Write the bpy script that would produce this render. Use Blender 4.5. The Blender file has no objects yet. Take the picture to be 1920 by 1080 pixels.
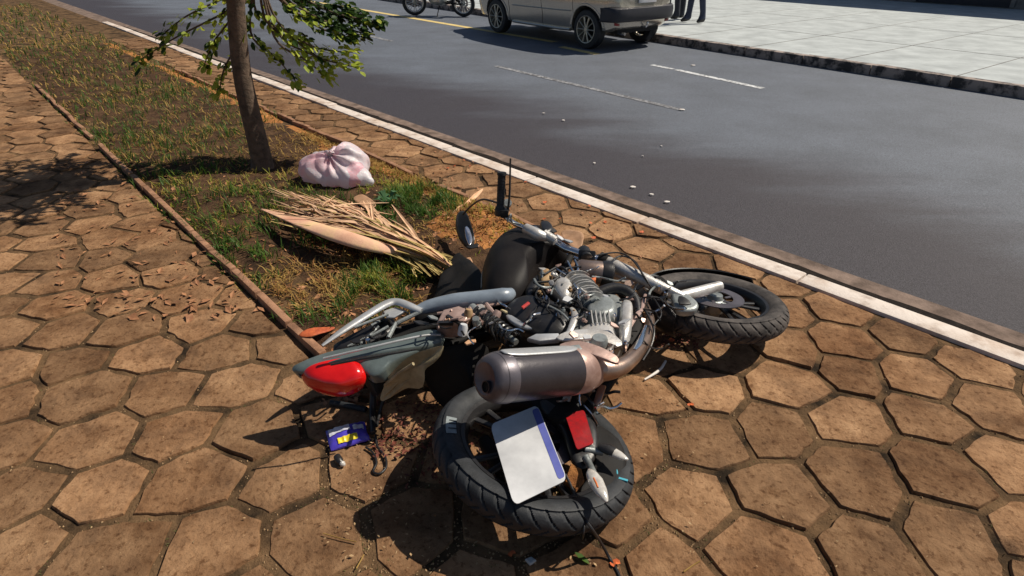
import bpy, bmesh, math, random
from mathutils import Vector, Matrix, noise, Euler
random.seed(11)
PI = math.pi
R = math.radians
S = bpy.context.scene
C = S.collection

# ------------------------------------------------------------------ camera, sky, sun, exposure
FPX, HCAM, PITCH = 1130.0, 1.5, R(30)
cam = bpy.data.cameras.new('camera')
cam.sensor_width = 36.0
cam.lens = FPX / 1920.0 * 36.0
cam.clip_start = 0.05
cam.clip_end = 2000
co = bpy.data.objects.new('camera', cam)
C.objects.link(co)
co.location = (0, 0, HCAM)
co.rotation_euler = (PI / 2 - PITCH, 0, 0)
S.camera = co
S.render.resolution_x, S.render.resolution_y = 1024, 576

SUN_EL, SUN_ROT = R(50), R(72)           # sun to the right, a little beyond the motorcycle
W = bpy.data.worlds.new('World')
S.world = W
W.use_nodes = True
nt = W.node_tree
sky = nt.nodes.new('ShaderNodeTexSky')
sky.sky_type = 'NISHITA'
sky.sun_disc = False
sky.sun_elevation = SUN_EL
sky.sun_rotation = SUN_ROT
nt.links.new(sky.outputs[0], nt.nodes['Background'].inputs[0])
nt.nodes['Background'].inputs[1].default_value = 0.05
sl = bpy.data.lights.new('sun', 'SUN')
sl.energy = 5.0
sl.angle = R(0.5)
sl.color = (1.0, 0.91, 0.77)
so = bpy.data.objects.new('sun', sl)
C.objects.link(so)
to_sun = Vector((math.sin(SUN_ROT) * math.cos(SUN_EL), math.cos(SUN_ROT) * math.cos(SUN_EL), math.sin(SUN_EL)))
so.rotation_euler = to_sun.to_track_quat('Z', 'Y').to_euler()
so.location = to_sun * 30
S.view_settings.view_transform = 'Standard'
S.view_settings.look = 'None'
S.view_settings.exposure = 0.0
S.view_settings.gamma = 1.0
S.render.engine = 'CYCLES'

# ------------------------------------------------------------------ pixel helpers (photo pixel + known height -> place)
SP, CP = math.sin(PITCH), math.cos(PITCH)
def P(x, y, z=0.0):
    r, u = (x - 960) / FPX, -(y - 540) / FPX
    t = (z - HCAM) / (-SP + u * CP)
    return Vector((r * t, (CP + u * SP) * t, z))
def PY(x, y, Y):                          # point of that pixel at a known distance along the ground
    r, u = (x - 960) / FPX, -(y - 540) / FPX
    t = Y / (CP + u * SP)
    return Vector((r * t, Y, HCAM + (-SP + u * CP) * t))
def proj(v):
    dz = v[2] - HCAM
    zc = v[1] * CP - dz * SP
    if zc < 0.05: return (-9999, -9999, zc)
    return (960 + FPX * v[0] / zc, 540 - FPX * (v[1] * SP + dz * CP) / zc, zc)

# ------------------------------------------------------------------ materials
def mat(name, c1, c2=None, rough=.5, metal=0., scale=12., bump=0., bscale=None, spec=.5, coat=0., rand=0., trans=0., detail=6., c3=None,
        subs=0., lo=.35, hi=.65, rvar=.12, emis=None):
    m = bpy.data.materials.new(name)
    m.use_nodes = True
    n, l = m.node_tree.nodes, m.node_tree.links
    b = n['Principled BSDF']
    b.inputs['Roughness'].default_value = rough
    b.inputs['Metallic'].default_value = metal
    b.inputs['Specular IOR Level'].default_value = spec
    b.inputs['Coat Weight'].default_value = coat
    b.inputs['Coat Roughness'].default_value = .08
    b.inputs['Transmission Weight'].default_value = trans
    if subs:
        b.inputs['Subsurface Weight'].default_value = subs
        b.inputs['Subsurface Radius'].default_value = (.02, .01, .008)
    c2 = c2 or tuple(v * .72 for v in c1)
    tc = n.new('ShaderNodeTexCoord')
    nz = n.new('ShaderNodeTexNoise')
    nz.inputs['Scale'].default_value = scale
    nz.inputs['Detail'].default_value = detail
    nz.inputs['Roughness'].default_value = .62
    l.new(tc.outputs['Object'], nz.inputs['Vector'])
    rp = n.new('ShaderNodeValToRGB')
    rp.color_ramp.elements[0].position = lo
    rp.color_ramp.elements[1].position = hi
    rp.color_ramp.elements[0].color = (*c2, 1)
    rp.color_ramp.elements[1].color = (*c1, 1)
    if c3:
        e = rp.color_ramp.elements.new(.5 * (lo + hi)); e.color = (*c3, 1)
    l.new(nz.outputs['Fac'], rp.inputs['Fac'])
    out = rp.outputs['Color']
    if rand:
        oi = n.new('ShaderNodeObjectInfo')
        hs = n.new('ShaderNodeHueSaturation')
        mr = n.new('ShaderNodeMapRange')
        mr.inputs['To Min'].default_value = 1 - rand
        mr.inputs['To Max'].default_value = 1 + rand
        l.new(oi.outputs['Random'], mr.inputs['Value'])
        l.new(mr.outputs[0], hs.inputs['Value'])
        l.new(out, hs.inputs['Color'])
        out = hs.outputs['Color']
    l.new(out, b.inputs['Base Color'])
    if rvar:
        mr2 = n.new('ShaderNodeMapRange')
        mr2.inputs['To Min'].default_value = min(1, rough + rvar)
        mr2.inputs['To Max'].default_value = max(.02, rough - rvar)
        l.new(nz.outputs['Fac'], mr2.inputs['Value'])
        l.new(mr2.outputs[0], b.inputs['Roughness'])
    if bump:
        n2 = n.new('ShaderNodeTexNoise')
        n2.inputs['Scale'].default_value = bscale or scale * 4
        n2.inputs['Detail'].default_value = 8
        n2.inputs['Roughness'].default_value = .65
        l.new(tc.outputs['Object'], n2.inputs['Vector'])
        bp = n.new('ShaderNodeBump')
        bp.inputs['Strength'].default_value = 1
        bp.inputs['Distance'].default_value = bump
        l.new(n2.outputs['Fac'], bp.inputs['Height'])
        l.new(bp.outputs[0], b.inputs['Normal'])
    if emis:
        b.inputs['Emission Color'].default_value = (*emis, 1)
    return m
M = {}
def defm(key, *a, **k): M[key] = mat(key, *a, **k)

defm('paver', (.45, .275, .150), (.16, .092, .052), c3=(.32, .185, .098), rough=.92, scale=6, bump=.010, bscale=36, rand=.30, spec=.15, lo=.28, hi=.74, detail=10.)
defm('joint_dirt', (.20, .12, .062), (.025, .018, .012), rough=1, scale=6, bump=.012, bscale=60, spec=.1)
defm('soil', (.13, .075, .04), (.04, .025, .016), c3=(.085, .048, .028), rough=1, scale=7, bump=.02, bscale=50, spec=.1)
defm('orange_soil', (.56, .25, .085), (.26, .105, .04), rough=1, scale=14, bump=.015, bscale=70, spec=.1)
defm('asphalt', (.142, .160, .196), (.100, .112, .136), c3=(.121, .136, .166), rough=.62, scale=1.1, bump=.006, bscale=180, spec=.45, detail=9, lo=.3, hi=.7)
defm('kerb_paint', (.72, .64, .58), (.34, .26, .21), rough=.8, scale=11, bump=.003, bscale=60, lo=.22, hi=.5, spec=.3)
defm('gutter', (.26, .19, .155), (.11, .08, .065), rough=.9, scale=8, bump=.004, bscale=80, spec=.2)
defm('far_concrete', (.52, .56, .57), (.38, .41, .42), rough=.9, scale=2.5, bump=.003, bscale=60, spec=.2)
defm('far_kerb', (.34, .28, .25), (.05, .045, .045), rough=.9, scale=6, bump=.005, bscale=40, lo=.42, hi=.55)
defm('plaster', (.62, .60, .55), (.50, .48, .43), rough=.95, scale=2, bump=.003, bscale=70)
defm('plinth', (.22, .21, .2), (.13, .125, .12), rough=.9, scale=5, bump=.003)
defm('glass_dark', (.02, .025, .03), rough=.06, spec=.6, rvar=0)
defm('rubber', (.024, .027, .032), (.012, .014, .017), rough=.62, scale=25, bump=.0012, bscale=160, spec=.4)
defm('rubber_dusty', (.115, .10, .092), (.035, .032, .032), rough=.8, scale=14, bump=.0015, bscale=140, spec=.3)
defm('black_plastic', (.012, .012, .014), (.022, .021, .022), rough=.38, scale=18, bump=.0006, bscale=120, spec=.5)
defm('black_matte', (.008, .008, .009), (.018, .016, .015), rough=.68, scale=14, bump=.0008, bscale=160, spec=.2)
defm('tank_black', (.008, .007, .008), (.014, .012, .012), rough=.55, scale=9, bump=.0006, bscale=60, spec=.18)
defm('seat_vinyl', (.016, .017, .02), (.03, .03, .033), rough=.33, scale=20, bump=.001, bscale=90, spec=.6)
defm('seat_sky_sheen', (.27, .325, .39), (.15, .18, .22), rough=.3, scale=6, bump=.0006, bscale=90, spec=.6, coat=.4)  # dark seat vinyl with the sky's pale sheen put into its colour
defm('chrome', (.78, .78, .80), (.45, .43, .42), rough=.17, metal=1, scale=16, bump=.0004, bscale=50, lo=.25, hi=.5)
defm('silver_paint', (.66, .67, .68), (.48, .48, .48), rough=.38, metal=.55, scale=14, bump=.0005, bscale=90)
defm('cast_alloy', (.72, .70, .67), (.40, .37, .34), rough=.4, metal=.55, scale=13, bump=.0016, bscale=70, lo=.3, hi=.6)
defm('cast_grey', (.36, .39, .39), (.17, .185, .185), rough=.42, metal=.4, scale=15, bump=.0015, bscale=80)
defm('steel_brown', (.50, .37, .30), (.28, .19, .15), rough=.34, metal=.85, scale=10, bump=.0008, bscale=60)
defm('muffler_dark', (.058, .052, .060), (.034, .030, .035), rough=.34, metal=.3, scale=8, bump=.0005, bscale=90)
defm('muffler_cap', (.17, .155, .175), (.09, .082, .095), rough=.4, metal=.5, scale=10, bump=.0004, bscale=70)
defm('fairing_grey', (.165, .205, .205), (.10, .125, .125), rough=.33, metal=.25, scale=11, bump=.0005, bscale=90, coat=.3)
defm('khaki', (.50, .42, .25), (.28, .22, .12), rough=.6, scale=11, bump=.001, bscale=60)
defm('salmon_metal', (.56, .40, .35), (.30, .19, .16), rough=.42, metal=.35, scale=12, bump=.001, bscale=60)
defm('red_lens', (.78, .012, .010), (.55, .006, .006), rough=.16, scale=6, spec=.6, coat=.6, subs=.15, rvar=.04)
defm('red_reflector', (.38, .01, .014), (.22, .006, .01), rough=.3, scale=60, spec=.5)
defm('clear_lens', (.80, .78, .74), (.55, .52, .48), rough=.12, scale=50, spec=.7, coat=.5, trans=.25)
defm('plate_white', (.72, .73, .75), (.46, .47, .49), rough=.4, scale=5, bump=.0006, bscale=30)
defm('plate_blue', (.14, .16, .46), (.08, .10, .36), rough=.4, scale=8)
defm('spring_black', (.012, .012, .014), (.025, .024, .024), rough=.28, scale=30, spec=.6)
defm('orange_plastic', (.75, .20, .05), (.5, .1, .03), rough=.4, scale=20)
defm('red_paint', (.55, .06, .05), (.3, .03, .03), rough=.4, scale=30)
defm('cyan_plastic', (.10, .48, .62), rough=.4)
defm('bag_white', (.84, .82, .86), (.80, .66, .70), rough=.36, scale=5, subs=.2, bump=.012, bscale=7, spec=.5)
defm('bag_pink', (.84, .46, .53), (.84, .70, .75), rough=.36, scale=5, subs=.2, bump=.012, bscale=7, spec=.5)
defm('frond_tan', (.82, .54, .34), (.52, .30, .17), rough=.7, scale=8, bump=.002, bscale=70, rand=.3)
defm('frond_olive', (.58, .44, .17), (.30, .22, .07), rough=.7, scale=9, bump=.002, bscale=70, rand=.25)
defm('bract', (.82, .56, .30), (.62, .33, .22), c3=(.74, .44, .29), rough=.65, scale=5, bump=.002, bscale=60)
defm('leaf_dry', (.46, .22, .10), (.24, .10, .045), rough=.75, scale=20, bump=.001, rand=.3)
defm('leaf_tan', (.70, .42, .25), (.48, .26, .14), rough=.7, scale=12, bump=.001, rand=.2)
defm('petal_orange', (.72, .17, .05), (.42, .08, .03), rough=.7, scale=40, rand=.2)
defm('chip_red', (.20, .045, .022), (.04, .014, .010), rough=.8, scale=30, bump=.001)
defm('chip_pale', (.46, .31, .16), (.24, .14, .07), rough=.8, scale=30)
defm('grass_green', (.10, .19, .03), (.045, .10, .016), rough=.55, scale=5, spec=.3)
defm('grass_lime', (.42, .42, .06), (.24, .27, .04), rough=.6, scale=6, spec=.3)
defm('grass_dry', (.62, .42, .14), (.34, .20, .06), rough=.8, scale=6, spec=.2)
defm('grass_rust', (.34, .16, .055), (.16, .075, .03), rough=.85, scale=8, spec=.2)
defm('weed_leaf', (.12, .26, .11), (.06, .15, .06), rough=.5, scale=20)
defm('tree_leaf_lit', (.52, .56, .09), (.24, .33, .04), c3=(.38, .46, .06), rough=.5, scale=3, spec=.35)  # lit copy of the leaf colour, sunlight painted in
defm('tree_leaf_shade', (.05, .10, .022), (.028, .06, .014), rough=.5, scale=3, spec=.35)  # shaded copy of the leaf colour, shade painted in
defm('bark', (.17, .115, .08), (.07, .05, .035), rough=.95, scale=18, bump=.01, bscale=40)
defm('edging', (.40, .21, .12), (.2, .1, .055), rough=.9, scale=12, bump=.004, bscale=60)
defm('car_silver', (.60, .55, .47), (.55, .51, .44), rough=.22, metal=.75, scale=4, coat=.6, rvar=.03)
defm('car_black', (.02, .022, .03), (.03, .03, .04), rough=.5, scale=10)
defm('car_gap', (.015, .015, .015), rough=.8)
defm('alloy_wheel', (.62, .58, .48), (.5, .46, .38), rough=.35, metal=.6, scale=8)
defm('skin', (.32, .17, .11), (.28, .14, .09), rough=.5, subs=.1)
defm('trousers_dark', (.016, .02, .032), (.03, .034, .05), rough=.9, scale=14, bump=.004, bscale=20)
defm('trousers_navy', (.02, .028, .06), (.035, .045, .08), rough=.9, scale=14, bump=.004, bscale=20)
defm('shirt_grey', (.2, .2, .22), rough=.9)
defm('shirt_blue', (.1, .14, .25), rough=.9)
defm('shoe', (.02, .02, .02), rough=.5)
defm('hair', (.02, .015, .012), rough=.6)
defm('pack_blue', (.09, .065, .55), (.06, .04, .40), rough=.35, scale=30, coat=.3)
defm('pack_white', (.72, .74, .8), (.55, .56, .68), rough=.35, scale=40)
defm('pack_yellow', (.85, .70, .03), (.75, .55, .02), rough=.35, scale=30)
defm('white_plastic', (.80, .76, .72), (.66, .6, .55), rough=.5, scale=30)
defm('moss', (.11, .12, .03), (.05, .06, .015), rough=1, scale=30)
defm('post_metal', (.05, .06, .07), rough=.5, metal=.5)
defm('tyre_paint', (.26, .30, .31), (.15, .17, .18), rough=.7, scale=40)

def paint_mat(name, col, wear, under=(.07, .07, .076)):   # worn road paint: asphalt shows through where the paint is gone
    m = mat(name, col, tuple(v * .75 for v in col), rough=.75, scale=5)
    n, l = m.node_tree.nodes, m.node_tree.links
    b = n['Principled BSDF']
    src = b.inputs['Base Color'].links[0].from_socket
    nz = n.new('ShaderNodeTexNoise'); nz.inputs['Scale'].default_value = 22; nz.inputs['Detail'].default_value = 8; nz.inputs['Roughness'].default_value = .75
    tc = n.new('ShaderNodeTexCoord'); l.new(tc.outputs['Object'], nz.inputs['Vector'])
    mr = n.new('ShaderNodeMapRange'); mr.inputs['From Min'].default_value = wear - .06; mr.inputs['From Max'].default_value = wear + .06
    l.new(nz.outputs['Fac'], mr.inputs['Value'])
    mx = n.new('ShaderNodeMix'); mx.data_type = 'RGBA'
    l.new(mr.outputs[0], mx.inputs['Factor'])
    mx.inputs['A'].default_value = (*under, 1)
    l.new(src, mx.inputs['B']); l.new(mx.outputs['Result'], b.inputs['Base Color'])
    return m
M['paint_yellow'] = paint_mat('paint_yellow', (.78, .60, .24), .30)
M['paint_white'] = paint_mat('paint_white', (.40, .41, .43), .52, (.1, .1, .11))
M['paint_white_bright'] = paint_mat('paint_white_bright', (.72, .74, .76), .44)

def grime(key, scale, lo, hi, dark):                     # dirt stains with a shape of their own, running across the stones
    n, l = M[key].node_tree.nodes, M[key].node_tree.links
    b = n['Principled BSDF']; src = b.inputs['Base Color'].links[0].from_socket
    tc = n.new('ShaderNodeTexCoord'); nz = n.new('ShaderNodeTexNoise'); nz.inputs['Scale'].default_value = scale; nz.inputs['Detail'].default_value = 9; nz.inputs['Roughness'].default_value = .68
    l.new(tc.outputs['Object'], nz.inputs['Vector'])
    mr = n.new('ShaderNodeMapRange'); mr.inputs['From Min'].default_value = lo; mr.inputs['From Max'].default_value = hi; mr.inputs['To Min'].default_value = 1; mr.inputs['To Max'].default_value = 0
    l.new(nz.outputs['Fac'], mr.inputs['Value'])
    mx = n.new('ShaderNodeMix'); mx.data_type = 'RGBA'; mx.blend_type = 'MULTIPLY'
    l.new(mr.outputs[0], mx.inputs['Factor']); l.new(src, mx.inputs['A']); mx.inputs['B'].default_value = (*dark, 1)
    l.new(mx.outputs['Result'], b.inputs['Base Color'])
grime('paver', 1.7, .36, .58, (.50, .43, .38))
grime('paver', 46, .36, .47, (.52, .46, .42))
grime('paver', 9, .30, .50, (.62, .56, .50))
grime('rubber', 6, .40, .62, (1.5, 1.45, 1.4))
grime('kerb_paint', 2.2, .36, .52, (.72, .62, .54))
def see_through(key, fac):                               # thin leaves and film let some light through
    n, l = M[key].node_tree.nodes, M[key].node_tree.links
    b = n['Principled BSDF']; src = b.inputs['Base Color'].links[0].from_socket; out = n['Material Output']
    t = n.new('ShaderNodeBsdfTranslucent'); l.new(src, t.inputs['Color'])
    mx = n.new('ShaderNodeMixShader'); mx.inputs[0].default_value = fac
    l.new(b.outputs[0], mx.inputs[1]); l.new(t.outputs[0], mx.inputs[2]); l.new(mx.outputs[0], out.inputs['Surface'])
for k_ in ('tree_leaf_lit', 'tree_leaf_shade', 'grass_green', 'grass_lime', 'grass_dry', 'weed_leaf'): see_through(k_, .42)
for k_ in ('bag_white', 'bag_pink'): see_through(k_, .3)
# ------------------------------------------------------------------ mesh helpers
def catmull(pts, n=6, closed=False):
    pts = [Vector(p) for p in pts]
    L = len(pts)
    out = []
    rng = range(L) if closed else range(L - 1)
    for i in rng:
        p1, p2 = pts[i], pts[(i + 1) % L]
        p0 = pts[(i - 1) % L] if (closed or i > 0) else p1 * 2 - p2
        p3 = pts[(i + 2) % L] if (closed or i + 2 < L) else p2 * 2 - p1
        for k in range(n):
            t = k / n
            out.append(.5 * ((2 * p1) + (p2 - p0) * t + (2 * p0 - 5 * p1 + 4 * p2 - p3) * t * t + (3 * p1 - p0 - 3 * p2 + p3) * t ** 3))
    if not closed: out.append(pts[-1].copy())
    return out
def lerp_list(r, n):
    if not isinstance(r, (list, tuple)): return [r] * n
    L = len(r); o = []
    for i in range(n):
        t = i / (n - 1) * (L - 1); k = min(int(t), L - 2); o.append(r[k] + (r[k + 1] - r[k]) * (t - k))
    return o
class MB:
    def __init__(s): s.v = []; s.f = []; s.m = []; s.cur = 0
    def add(s, vs, fs):
        b = len(s.v)
        s.v += [Vector(v) for v in vs]
        s.f += [tuple(i + b for i in f) for f in fs]
        s.m += [s.cur] * len(fs)
        return s
    def tube(s, pts, r, n=10, smooth=0, cap=True, flat=None, updir=None):
        pts = catmull(pts, smooth) if smooth else [Vector(p) for p in pts]
        L = len(pts); rr = lerp_list(r, L); fl = lerp_list(flat, L) if flat else [1] * L
        vs = []; u = None
        for i, p in enumerate(pts):
            d = (pts[min(i + 1, L - 1)] - pts[max(i - 1, 0)])
            d = d.normalized() if d.length > 1e-9 else Vector((0, 0, 1))
            if u is None:
                u = Vector(updir) if updir else (Vector((0, 0, 1)) if abs(d.z) < .9 else Vector((0, 1, 0)))
            u = (u - d * u.dot(d)).normalized(); w = d.cross(u)
            for k in range(n):
                a = 2 * PI * k / n
                vs.append(p + (w * math.cos(a) * rr[i]) + (u * math.sin(a) * rr[i] * fl[i]))
        fs = []
        for i in range(L - 1):
            for k in range(n):
                fs.append((i * n + k, i * n + (k + 1) % n, (i + 1) * n + (k + 1) % n, (i + 1) * n + k))
        if cap:
            fs.append(tuple(range(n - 1, -1, -1))); fs.append(tuple((L - 1) * n + k for k in range(n)))
        return s.add(vs, fs)
    def lathe(s, prof, n=32, mtx=None, closed=False):       # prof: (radius, height) about local Z
        mtx = mtx or Matrix.Identity(4)
        vs = []; L = len(prof)
        for (r, h) in prof:
            for k in range(n):
                a = 2 * PI * k / n
                vs.append(mtx @ Vector((r * math.cos(a), r * math.sin(a), h)))
        fs = []
        for i in range(L if closed else L - 1):
            j = (i + 1) % L
            for k in range(n):
                fs.append((i * n + k, i * n + (k + 1) % n, j * n + (k + 1) % n, j * n + k))
        if not closed:
            if prof[0][0] > 1e-6: fs.append(tuple(range(n - 1, -1, -1)))
            if prof[-1][0] > 1e-6: fs.append(tuple((L - 1) * n + k for k in range(n)))
        return s.add(vs, fs)
    def box(s, c, size, rot=None):
        c = Vector(c); h = [v / 2 for v in size]
        vs = []
        for sx in (-1, 1):
            for sy in (-1, 1):
                for sz in (-1, 1):
                    q = Vector((sx * h[0], sy * h[1], sz * h[2]))
                    vs.append(c + (rot @ q if rot else q))
        return s.add(vs, [(0, 1, 3, 2), (4, 6, 7, 5), (0, 4, 5, 1), (2, 3, 7, 6), (0, 2, 6, 4), (1, 5, 7, 3)])
    def bar(s, a, b, w, h, up=(0, 0, 1)):
        a, b = Vector(a), Vector(b); d = (b - a).normalized(); up = Vector(up)
        sd = d.cross(up).normalized(); u = sd.cross(d)
        rot = Matrix((d, sd, u)).transposed()
        return s.box((a + b) / 2, ((b - a).length, w, h), rot)
    def pillow(s, outline, top, bot, up=(0, 0, 1), smooth=4, rings=5, flat=.45, wob=0.):
        o = catmull(outline, smooth, True) if smooth else [Vector(p) for p in outline]
        up = Vector(up); n = len(o); c = sum(o, Vector()) / n
        rows = []
        for k in range(rings + 1):                          # from the rim up to the flat crown
            a = (k / rings) * PI / 2
            rows.append((flat + (1 - flat) * math.cos(a), top * math.sin(a)))
        low = [(flat + (1 - flat) * math.cos(a), -bot * math.sin(a)) for a in (PI / 2, PI / 4)]
        vs = []
        for (sc, h) in low + rows:
            for p in o:
                q = c + (p - c) * sc + up * h
                if wob: q += up * wob * noise.noise(q * 9)
                vs.append(q)
        L = len(low) + len(rows); fs = []
        for i in range(L - 1):
            for k in range(n):
                fs.append((i * n + k, i * n + (k + 1) % n, (i + 1) * n + (k + 1) % n, (i + 1) * n + k))
        b = len(vs); vs.append(c - up * bot); vs.append(c + up * (top * 1.02))
        for k in range(n):
            fs.append((b, (k + 1) % n, k)); fs.append((b + 1, (L - 1) * n + k, (L - 1) * n + (k + 1) % n))
        return s.add(vs, fs)
    def shift(s, off):
        off = Vector(off); s.v = [v - off for v in s.v]; return s
    def xform(s, m): s.v = [m @ v for v in s.v]; return s
    def build(s, name, material, parent=None, off=None, sharp=38, bevel=0., smooth=True):
        if off is not None: s.shift(off)
        me = bpy.data.meshes.new(name)
        me.from_pydata([tuple(v) for v in s.v], [], s.f)
        mats = material if isinstance(material, (list, tuple)) else [material]
        for m in mats: me.materials.append(M[m] if isinstance(m, str) else m)
        if len(mats) > 1:
            me.polygons.foreach_set('material_index', s.m)
        bm = bmesh.new(); bm.from_mesh(me)
        if bevel:
            es = [e for e in bm.edges if len(e.link_faces) == 2 and e.calc_face_angle(0) > R(30)]
            bmesh.ops.bevel(bm, geom=es, offset=bevel, segments=2, affect='EDGES', profile=.6)
        bmesh.ops.recalc_face_normals(bm, faces=bm.faces[:])
        bm.to_mesh(me); bm.free()
        if smooth:
            for p in me.polygons: p.use_smooth = True
            me.set_sharp_from_angle(angle=R(sharp))
        me.update()
        o = bpy.data.objects.new(name, me)
        C.objects.link(o)
        if parent is not None: o.parent = parent
        return o
def empty(name, loc=(0, 0, 0), rz=0., parent=None):
    o = bpy.data.objects.new(name, None)
    C.objects.link(o); o.location = loc; o.rotation_euler = (0, 0, rz)
    o.empty_display_size = .1
    if parent is not None: o.parent = parent
    return o
def tag(o, label=None, cat=None, group=None, kind=None):
    if label: o['label'] = label
    if cat: o['category'] = cat
    if group: o['group'] = group
    if kind: o['kind'] = kind
    return o
def copy_tree(o, parent=None):
    c = o.copy(); C.objects.link(c); c.parent = parent
    for ch in list(o.children): copy_tree(ch, c)
    return c

# ------------------------------------------------------------------ the street's own axes
KD = Vector((.671, -.741, 0)); KN = Vector((.741, .671, 0))       # along the near kerb / across it
def K(s, o, z=0.): return KD * s + KN * o + Vector((0, 0, z))
RD = Vector((.6, -.8, 0)); RN = Vector((.8, .6, 0))               # along the carriageway markings
def Q(s, o, z=0.): return RD * s + RN * o + Vector((0, 0, z))
KERB_IN, KERB_OUT, GUT_OUT = 2.846, 2.977, 3.37
BED_LO, BED_HI, BED_END = .76, 2.33, -2.03
ROADZ = -.12
FAR = 9.18

def sheet(name, quad, z, m, n=1):
    b = MB(); b.add([(q[0], q[1], z) for q in quad], [tuple(range(len(quad)))])
    return b.build(name, m, smooth=False)
g = sheet('ground', [(-400, -400), (400, -400), (400, 400), (-400, 400)], -.30, 'joint_dirt'); tag(g, kind='structure')
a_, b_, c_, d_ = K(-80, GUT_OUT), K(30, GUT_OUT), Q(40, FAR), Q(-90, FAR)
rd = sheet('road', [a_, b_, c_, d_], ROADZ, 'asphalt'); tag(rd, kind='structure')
# road colour: darker patches get their own shape in the asphalt node tree
n_, l_ = M['asphalt'].node_tree.nodes, M['asphalt'].node_tree.links
for q in n_:
    if q.type == 'VALTORGB': ramp_ = q
tc_ = n_.new('ShaderNodeTexCoord'); nz_ = n_.new('ShaderNodeTexNoise'); nz_.inputs['Scale'].default_value = 130; nz_.inputs['Detail'].default_value = 4
l_.new(tc_.outputs['Object'], nz_.inputs['Vector'])
mr_ = n_.new('ShaderNodeMapRange'); mr_.inputs['From Min'].default_value = .3; mr_.inputs['From Max'].default_value = .7; mr_.inputs['To Min'].default_value = .55; mr_.inputs['To Max'].default_value = 1.5
l_.new(nz_.outputs['Fac'], mr_.inputs['Value'])
mx_ = n_.new('ShaderNodeMix'); mx_.data_type = 'RGBA'; mx_.blend_type = 'MULTIPLY'; mx_.inputs['Factor'].default_value = 1
cb_ = n_.new('ShaderNodeCombineColor')
for i in range(3): l_.new(mr_.outputs[0], cb_.inputs[i])
# darker colour along the near kerb, with an uneven edge
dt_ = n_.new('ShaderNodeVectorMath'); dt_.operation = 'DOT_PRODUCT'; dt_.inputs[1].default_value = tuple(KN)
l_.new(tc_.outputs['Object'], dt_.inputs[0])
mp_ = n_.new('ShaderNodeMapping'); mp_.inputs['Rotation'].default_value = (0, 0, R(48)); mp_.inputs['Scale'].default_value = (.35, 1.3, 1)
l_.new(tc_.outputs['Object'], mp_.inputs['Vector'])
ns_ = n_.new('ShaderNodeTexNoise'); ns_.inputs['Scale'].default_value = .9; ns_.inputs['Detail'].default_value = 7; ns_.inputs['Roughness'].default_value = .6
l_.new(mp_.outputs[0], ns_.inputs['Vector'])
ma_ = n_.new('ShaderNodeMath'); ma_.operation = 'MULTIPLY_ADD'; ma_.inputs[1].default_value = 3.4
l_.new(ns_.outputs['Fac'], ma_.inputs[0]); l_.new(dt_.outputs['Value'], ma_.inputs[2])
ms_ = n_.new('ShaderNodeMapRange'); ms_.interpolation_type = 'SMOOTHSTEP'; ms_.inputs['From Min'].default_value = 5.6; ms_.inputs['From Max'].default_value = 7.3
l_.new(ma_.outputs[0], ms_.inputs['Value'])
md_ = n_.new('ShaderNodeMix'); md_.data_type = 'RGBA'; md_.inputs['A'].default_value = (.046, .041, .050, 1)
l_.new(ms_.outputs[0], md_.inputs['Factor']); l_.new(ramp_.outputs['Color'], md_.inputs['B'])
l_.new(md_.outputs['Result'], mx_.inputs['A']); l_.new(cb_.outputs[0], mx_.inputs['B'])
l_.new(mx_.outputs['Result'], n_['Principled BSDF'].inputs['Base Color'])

def strip(name, p0, p1, w, m, z):
    p0, p1 = Vector(p0), Vector(p1); d = (p1 - p0).normalized(); nn = Vector((-d.y, d.x, 0)) * (w / 2)
    b = MB(); b.add([Vector((*(q.xy), z)) for q in (p0 - nn, p1 - nn, p1 + nn, p0 + nn)], [(0, 1, 2, 3)])
    return tag(b.build(name, m, smooth=False), kind='structure')
strip('road_marking', P(330, -40, ROADZ), P(1040, 79, ROADZ), .16, 'paint_yellow', ROADZ + .004)
strip('road_marking', P(1052, 88, ROADZ), P(1120, 102, ROADZ), .15, 'paint_yellow', ROADZ + .004)
strip('road_marking', P(1222, 122, ROADZ), P(1262, 130, ROADZ), .09, 'paint_white_bright', ROADZ + .004)
strip('road_marking', P(1268, 131, ROADZ), P(1430, 166, ROADZ), .10, 'paint_white_bright', ROADZ + .004)
dA, dB = P(930, 124, ROADZ), P(1280, 207, ROADZ); dd = (dB - dA).normalized()
strip('road_marking', dA, dB, .09, 'paint_white', ROADZ + .004)
strip('road_marking', dB + dd * 3.2, dB + dd * 6.6, .09, 'paint_white', ROADZ + .004)
strip('road_marking', dA - dd * 6.6, dA - dd * 3.2, .09, 'paint_white', ROADZ + .004)

# near kerb: precast stones end to end; concrete gutter
kb = empty('kerb'); tag(kb, kind='structure')
s0 = -16.0
while s0 < 5.5:
    L = 1.0
    b = MB()
    n = 6
    for i in range(n):
        a, c = s0 + .004 + (L - .008) * i / n, s0 + .004 + (L - .008) * (i + 1) / n
    dz = random.uniform(-.006, .006); do = random.uniform(-.006, .006)
    vs = []
    for s_ in (s0 + .003, s0 + L - .003):
        vs += [K(s_, KERB_IN + do, -.2), K(s_, KERB_IN + do, .012 + dz), K(s_, KERB_OUT - .012 + do, .012 + dz), K(s_, KERB_OUT + .008 + do, -.2)]
    b.add(vs, [(0, 1, 2, 3), (4, 7, 6, 5), (0, 4, 5, 1), (1, 5, 6, 2), (2, 6, 7, 3), (0, 3, 7, 4)])
    b.build('kerb_stone', 'kerb_paint', kb, bevel=.012)
    s0 += L
gm = MB()
gm.add([K(-40, KERB_OUT - .02, ROADZ + .010), K(12, KERB_OUT - .02, ROADZ + .010), K(12, GUT_OUT, ROADZ + .012), K(-40, GUT_OUT, ROADZ + .012)], [(0, 1, 2, 3)])
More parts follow.
